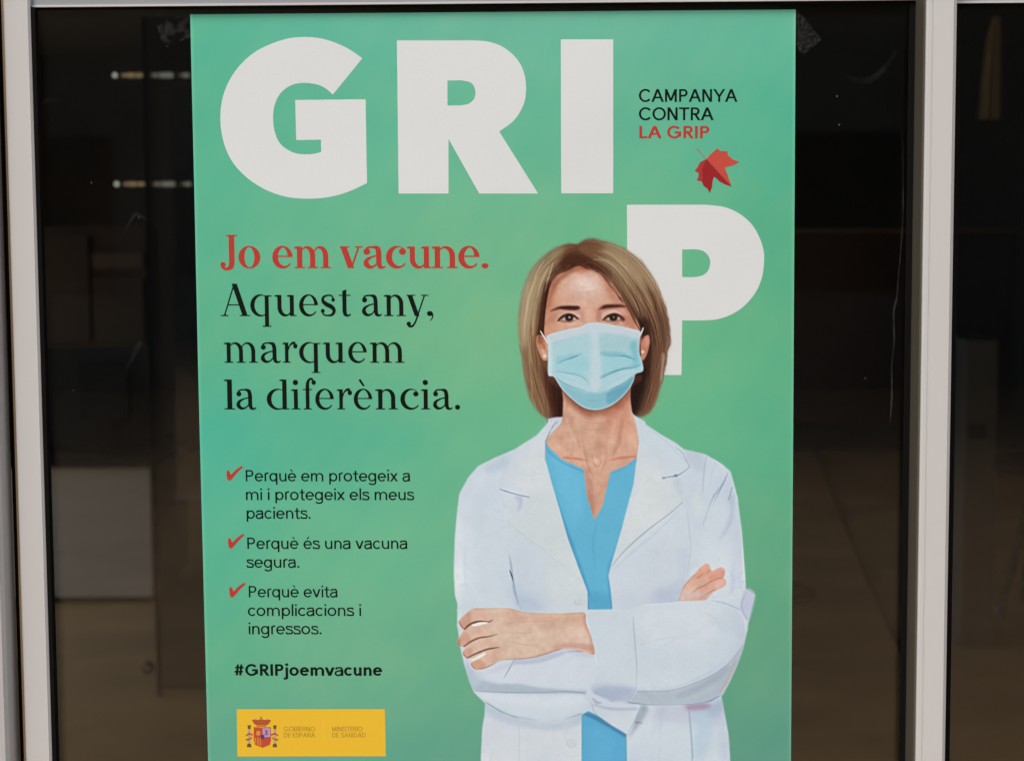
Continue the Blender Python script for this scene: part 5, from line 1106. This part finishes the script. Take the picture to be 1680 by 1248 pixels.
# tape holding the corners
TAPE = film('clear tape', (.75,.77,.75), .022, 420, .004); TAPE2 = film('clear tape faint', (.75,.77,.75), .02, 120, .0)
def tape(pts, m, label):
    o = mesh('tape_piece', [P(x, y, -.0019) for x, y in pts]+[P(x, y, -.0022) for x, y in pts], [tuple(range(len(pts)))[::-1], tuple(range(len(pts), 2*len(pts)))], m); return tag(o, label, 'tape', 'clear tape pieces at the poster corners')
tape([(1303,17),(1312,22),(1320,30),(1348,66),(1336,76),(1319,89),(1311,84),(1306,70),(1304,40)], TAPE, 'scratched clear tape sticking out at the upper right poster corner')
tape([(258,44),(300,22),(316,22),(316,60),(275,78),(262,62)], TAPE2, 'faint clear tape at the upper left poster corner')
# ================================================================== things inside the shop, dim behind the glass
def floor_y(px, py): q = PF(px, py); return q[0], q[1]
PANEL = mat('white laminate', (.88,.86,.80), .5, .4, noise=(2.5, .06, 4, (1, 1, 5))); DK = mat('dark laminate', (.02,.02,.02), .4, .4); REFL = mat('reflection brown', (.055,.036,.022), .6, .3, noise=(2, .3, 4)); GREY = mat('grey laminate', (.16,.17,.17), .5, .4)
fx0, fy0 = floor_y(60, 990); fx1, _ = floor_y(250, 990)
def zat(px, py, y): return P(px, py, y)[2]
dk = thing('reception_desk', 'low white fronted desk standing behind the left part of the glass', 'desk', ((fx0+fx1)/2, fy0, 0))
fx0 = xat(40, fy0) if False else P(20, 900, fy0)[0]; fx1 = P(248, 880, fy0)[0]; zt = zat(160, 766, fy0)
MB().box((fx0, fy0, .03), (fx1, fy0+.04, zt)).build('front_panel', PANEL, dk); MB().box((fx0-.02, fy0-.03, zt+.001), (fx1+.02, fy0+.8, zt+.05)).build('desk_top', DK, dk)
MB().box((fx0+.02, fy0+.01, .006), (fx1-.02, fy0+.7, .029)).build('plinth', DK, dk); MB().box((fx1-.04, fy0+.041, .03), (fx1, fy0+.75, zt)).build('side_panel', PANEL, dk)
zs = zt+.051
MB().box((fx0, fy0+.25, zs), (fx1, fy0+.262, zat(160, 570, fy0+.25))).build('screen', mat('grey acrylic', (.035,.04,.04), .3, .5), dk)
mo = thing('computer_monitor', 'black flat monitor standing on the white fronted desk', 'monitor', (P(170, 700, fy0+.2)[0], fy0+.2, zs))
x0, x1 = P(130, 640, fy0+.15)[0], P(208, 640, fy0+.15)[0]; z0, z1 = zat(170, 690, fy0+.15), zat(170, 600, fy0+.15)
MB().box((x0, fy0+.15, z0), (x1, fy0+.18, z1)).build('housing', DK, mo); MB().box(((x0+x1)/2-.03, fy0+.181, zs), ((x0+x1)/2+.03, fy0+.2, z0+.05)).build('stand', DK, mo)
# added brown block standing in for a reflected building
cb = thing('reflection_block', 'dim brown block added for a building reflection above the desk', 'cabinet', (P(150, 500, 9)[0], 9, 0))
MB().box((P(60, 480, 9)[0], 9, .0), (P(240, 480, 9)[0], 9.4, zat(150, 372, 9))).build('carcass', REFL, cb)
MB().box((P(155, 480, 9)[0], 8.97, zat(150, 440, 9)), (P(236, 480, 9)[0], 8.999, zat(150, 415, 9))).build('door', mat('lit reflection brown', (.09,.058,.036), .5), cb); MB().box((P(75, 480, 9)[0], 8.97, zat(150, 560, 9)), (P(148, 480, 9)[0], 8.999, zat(150, 385, 9))).build('door', REFL, cb)  # one strip in a paler brown, light put into the colour
MB().box((P(155, 480, 9)[0], 8.97, zat(150, 560, 9)), (P(236, 480, 9)[0], 8.999, zat(150, 455, 9))).build('door', REFL, cb)
# inner tinted glass door whose edge stands behind the left pane
gx, gy = floor_y(262, 1146)
idr = thing('inner_glass_door', 'dark tinted inner glass door with round lock beside the desk', 'door', (gx, gy, 0))
xe0 = P(252, 900, gy)[0]; xe1 = P(258, 900, gy)[0]
MB().box((xe0, gy, .01), (xe1, gy+.03, 2.3)).build('edge_strip', RUB, idr); MB().box((xe1+.001, gy+.008, .03), (xe1+1.0, gy+.018, 2.3)).build('tinted_pane', glass_mat('tinted glass', .55), idr)
lk = P(245, 1093, gy); MB().tube([(lk[0], gy-.02, lk[2]), (lk[0], gy-.001, lk[2])], .021, 20).build('lock', mat('dull steel', (.10,.08,.06), .35, .5, .7), idr, True)
MB().tube([(lk[0], gy-.028, lk[2]), (lk[0], gy-.021, lk[2])], .008, 12).build('key_disc', mat('light steel', (.4,.36,.3), .4, .5, .4), idr, True)
# two rows of small display lights
WB = mat('white bulb', (.6,.6,.55), .4, emit=((.85,.88,.72), .45)); AB = mat('amber bulb', (.6,.5,.35), .4, emit=((.75,.55,.30), .22))
LY = 6.5
for k, (py, nm) in enumerate(((123.5, 'upper row of small lit display lights left of the poster'), (302, 'lower row of small lit display lights left of the poster'))):
    a, c_ = P(180, py, LY), P(420, py, LY); ls = thing('light_bar', nm, 'light bar', ((a[0]+c_[0])/2, LY, a[2]), 'rows of lit display lights inside')
    MB().box((a[0], LY+.02, a[2]-.012), (c_[0], LY+.05, a[2]+.014)).build('housing', DK, ls)
    for (u0, u1, h, mm) in ((185,190.5,6,WB),(200,207,4,AB),(209,217,6,AB),(219,223,5,AB),(225,232.5,5.5,AB),(246,249,4,AB),(251,257,5.5,WB),(261,283,7,WB),(293,298,5,AB),(300,309,6,WB),(330,352,6,WB),(362,380,6,AB),(390,410,6,WB)):
        o_ = 3.0 if k else 0; p0, p1 = P(u0+o_, py, LY), P(u1+o_, py, LY); hh = h*.00265*.5*1.1
        MB().box((p0[0], LY, p0[2]-hh), (p1[0], LY+.018, p0[2]+hh), .004).build('bulb', mm, ls)
# curved dark counter with a pale rim, right of the poster
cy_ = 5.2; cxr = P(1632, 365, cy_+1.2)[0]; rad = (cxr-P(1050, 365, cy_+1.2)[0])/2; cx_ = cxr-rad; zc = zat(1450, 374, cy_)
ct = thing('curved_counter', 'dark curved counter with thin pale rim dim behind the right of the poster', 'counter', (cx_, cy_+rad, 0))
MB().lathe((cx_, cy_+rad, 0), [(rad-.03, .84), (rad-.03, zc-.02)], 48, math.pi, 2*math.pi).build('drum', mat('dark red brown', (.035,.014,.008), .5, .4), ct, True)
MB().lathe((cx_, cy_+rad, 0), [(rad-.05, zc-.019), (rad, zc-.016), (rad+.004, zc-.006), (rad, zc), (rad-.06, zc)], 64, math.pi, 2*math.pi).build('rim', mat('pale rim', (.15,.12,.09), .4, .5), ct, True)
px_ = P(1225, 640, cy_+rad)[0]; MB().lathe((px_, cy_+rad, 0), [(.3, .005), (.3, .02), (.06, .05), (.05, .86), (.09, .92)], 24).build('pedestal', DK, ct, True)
# cable across the floor
cbp = [PF(x, y, .008) for x, y in [(1335,735),(1352,775),(1372,825),(1395,885),(1420,945),(1445,1000),(1466,1040),(1484,1075),(1510,1140)]]
tag(MB().tube(cbp, .009, 8).build('floor_cable', DK, None, True), 'dark cable running diagonally over the floor right of the poster', 'cable')
# hanging beige cloth and grey box behind the right-hand pane
cl = []; n = 9; yv = 3.5
prof_ = [(28, 1628, 1642), (60, 1618, 1644), (100, 1613, 1645), (140, 1609, 1645), (180, 1606, 1645), (196, 1604, 1644)]
b = MB(); V = []
for py, a, c_ in prof_:
    for k in range(n): u = k/(n-1); p = P(a+(c_-a)*u, py, yv); V.append((p[0], yv+.012*math.sin(u*14), p[2]))
V2 = [(x, y+.006, z) for x, y, z in V]; m_ = len(V); F = []
for r in range(len(prof_)-1):
    for k in range(n-1): i = r*n+k; F.append((i, i+n, i+n+1, i+1)); F.append((m_+i, m_+i+1, m_+i+n+1, m_+i+n))
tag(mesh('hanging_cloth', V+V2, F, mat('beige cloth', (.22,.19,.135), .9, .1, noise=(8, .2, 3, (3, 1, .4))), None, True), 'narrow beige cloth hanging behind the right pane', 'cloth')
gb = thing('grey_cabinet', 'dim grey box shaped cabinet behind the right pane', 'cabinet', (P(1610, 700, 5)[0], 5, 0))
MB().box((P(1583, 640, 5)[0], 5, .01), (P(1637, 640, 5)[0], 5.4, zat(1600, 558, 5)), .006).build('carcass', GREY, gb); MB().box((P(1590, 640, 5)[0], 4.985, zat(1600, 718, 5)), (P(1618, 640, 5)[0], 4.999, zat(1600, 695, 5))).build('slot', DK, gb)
# chair leg silhouette low behind the right pane
sx, sy = floor_y(1660, 1010)
st = thing('bar_stool', 'dark stool with small steel foot low behind the right pane', 'stool', (sx+.1, sy, 0))
MB().tube([(sx+.1, sy, .62), (sx-.08, sy-.1, .012)], .016, 8).build('leg', DK, st, True); MB().tube([(sx+.1, sy, .62), (sx+.28, sy-.1, .012)], .016, 8).build('leg', DK, st, True); MB().tube([(sx+.1, sy, .62), (sx+.1, sy+.2, .012)], .016, 8).build('leg', DK, st, True)
MB().lathe((sx+.1, sy, .6), [(0, 0), (.17, 0), (.19, .03), (.17, .06), (0, .06)], 24).build('seat', DK, st, True)
MB().tube([(sx-.08, sy-.1, .012), (sx-.076, sy-.098, .07)], .019, 10).build('foot_cap', mat('steel foot', (.4,.4,.4), .3, .5, .5), st, True)
print('scene done', time.time()-T0)
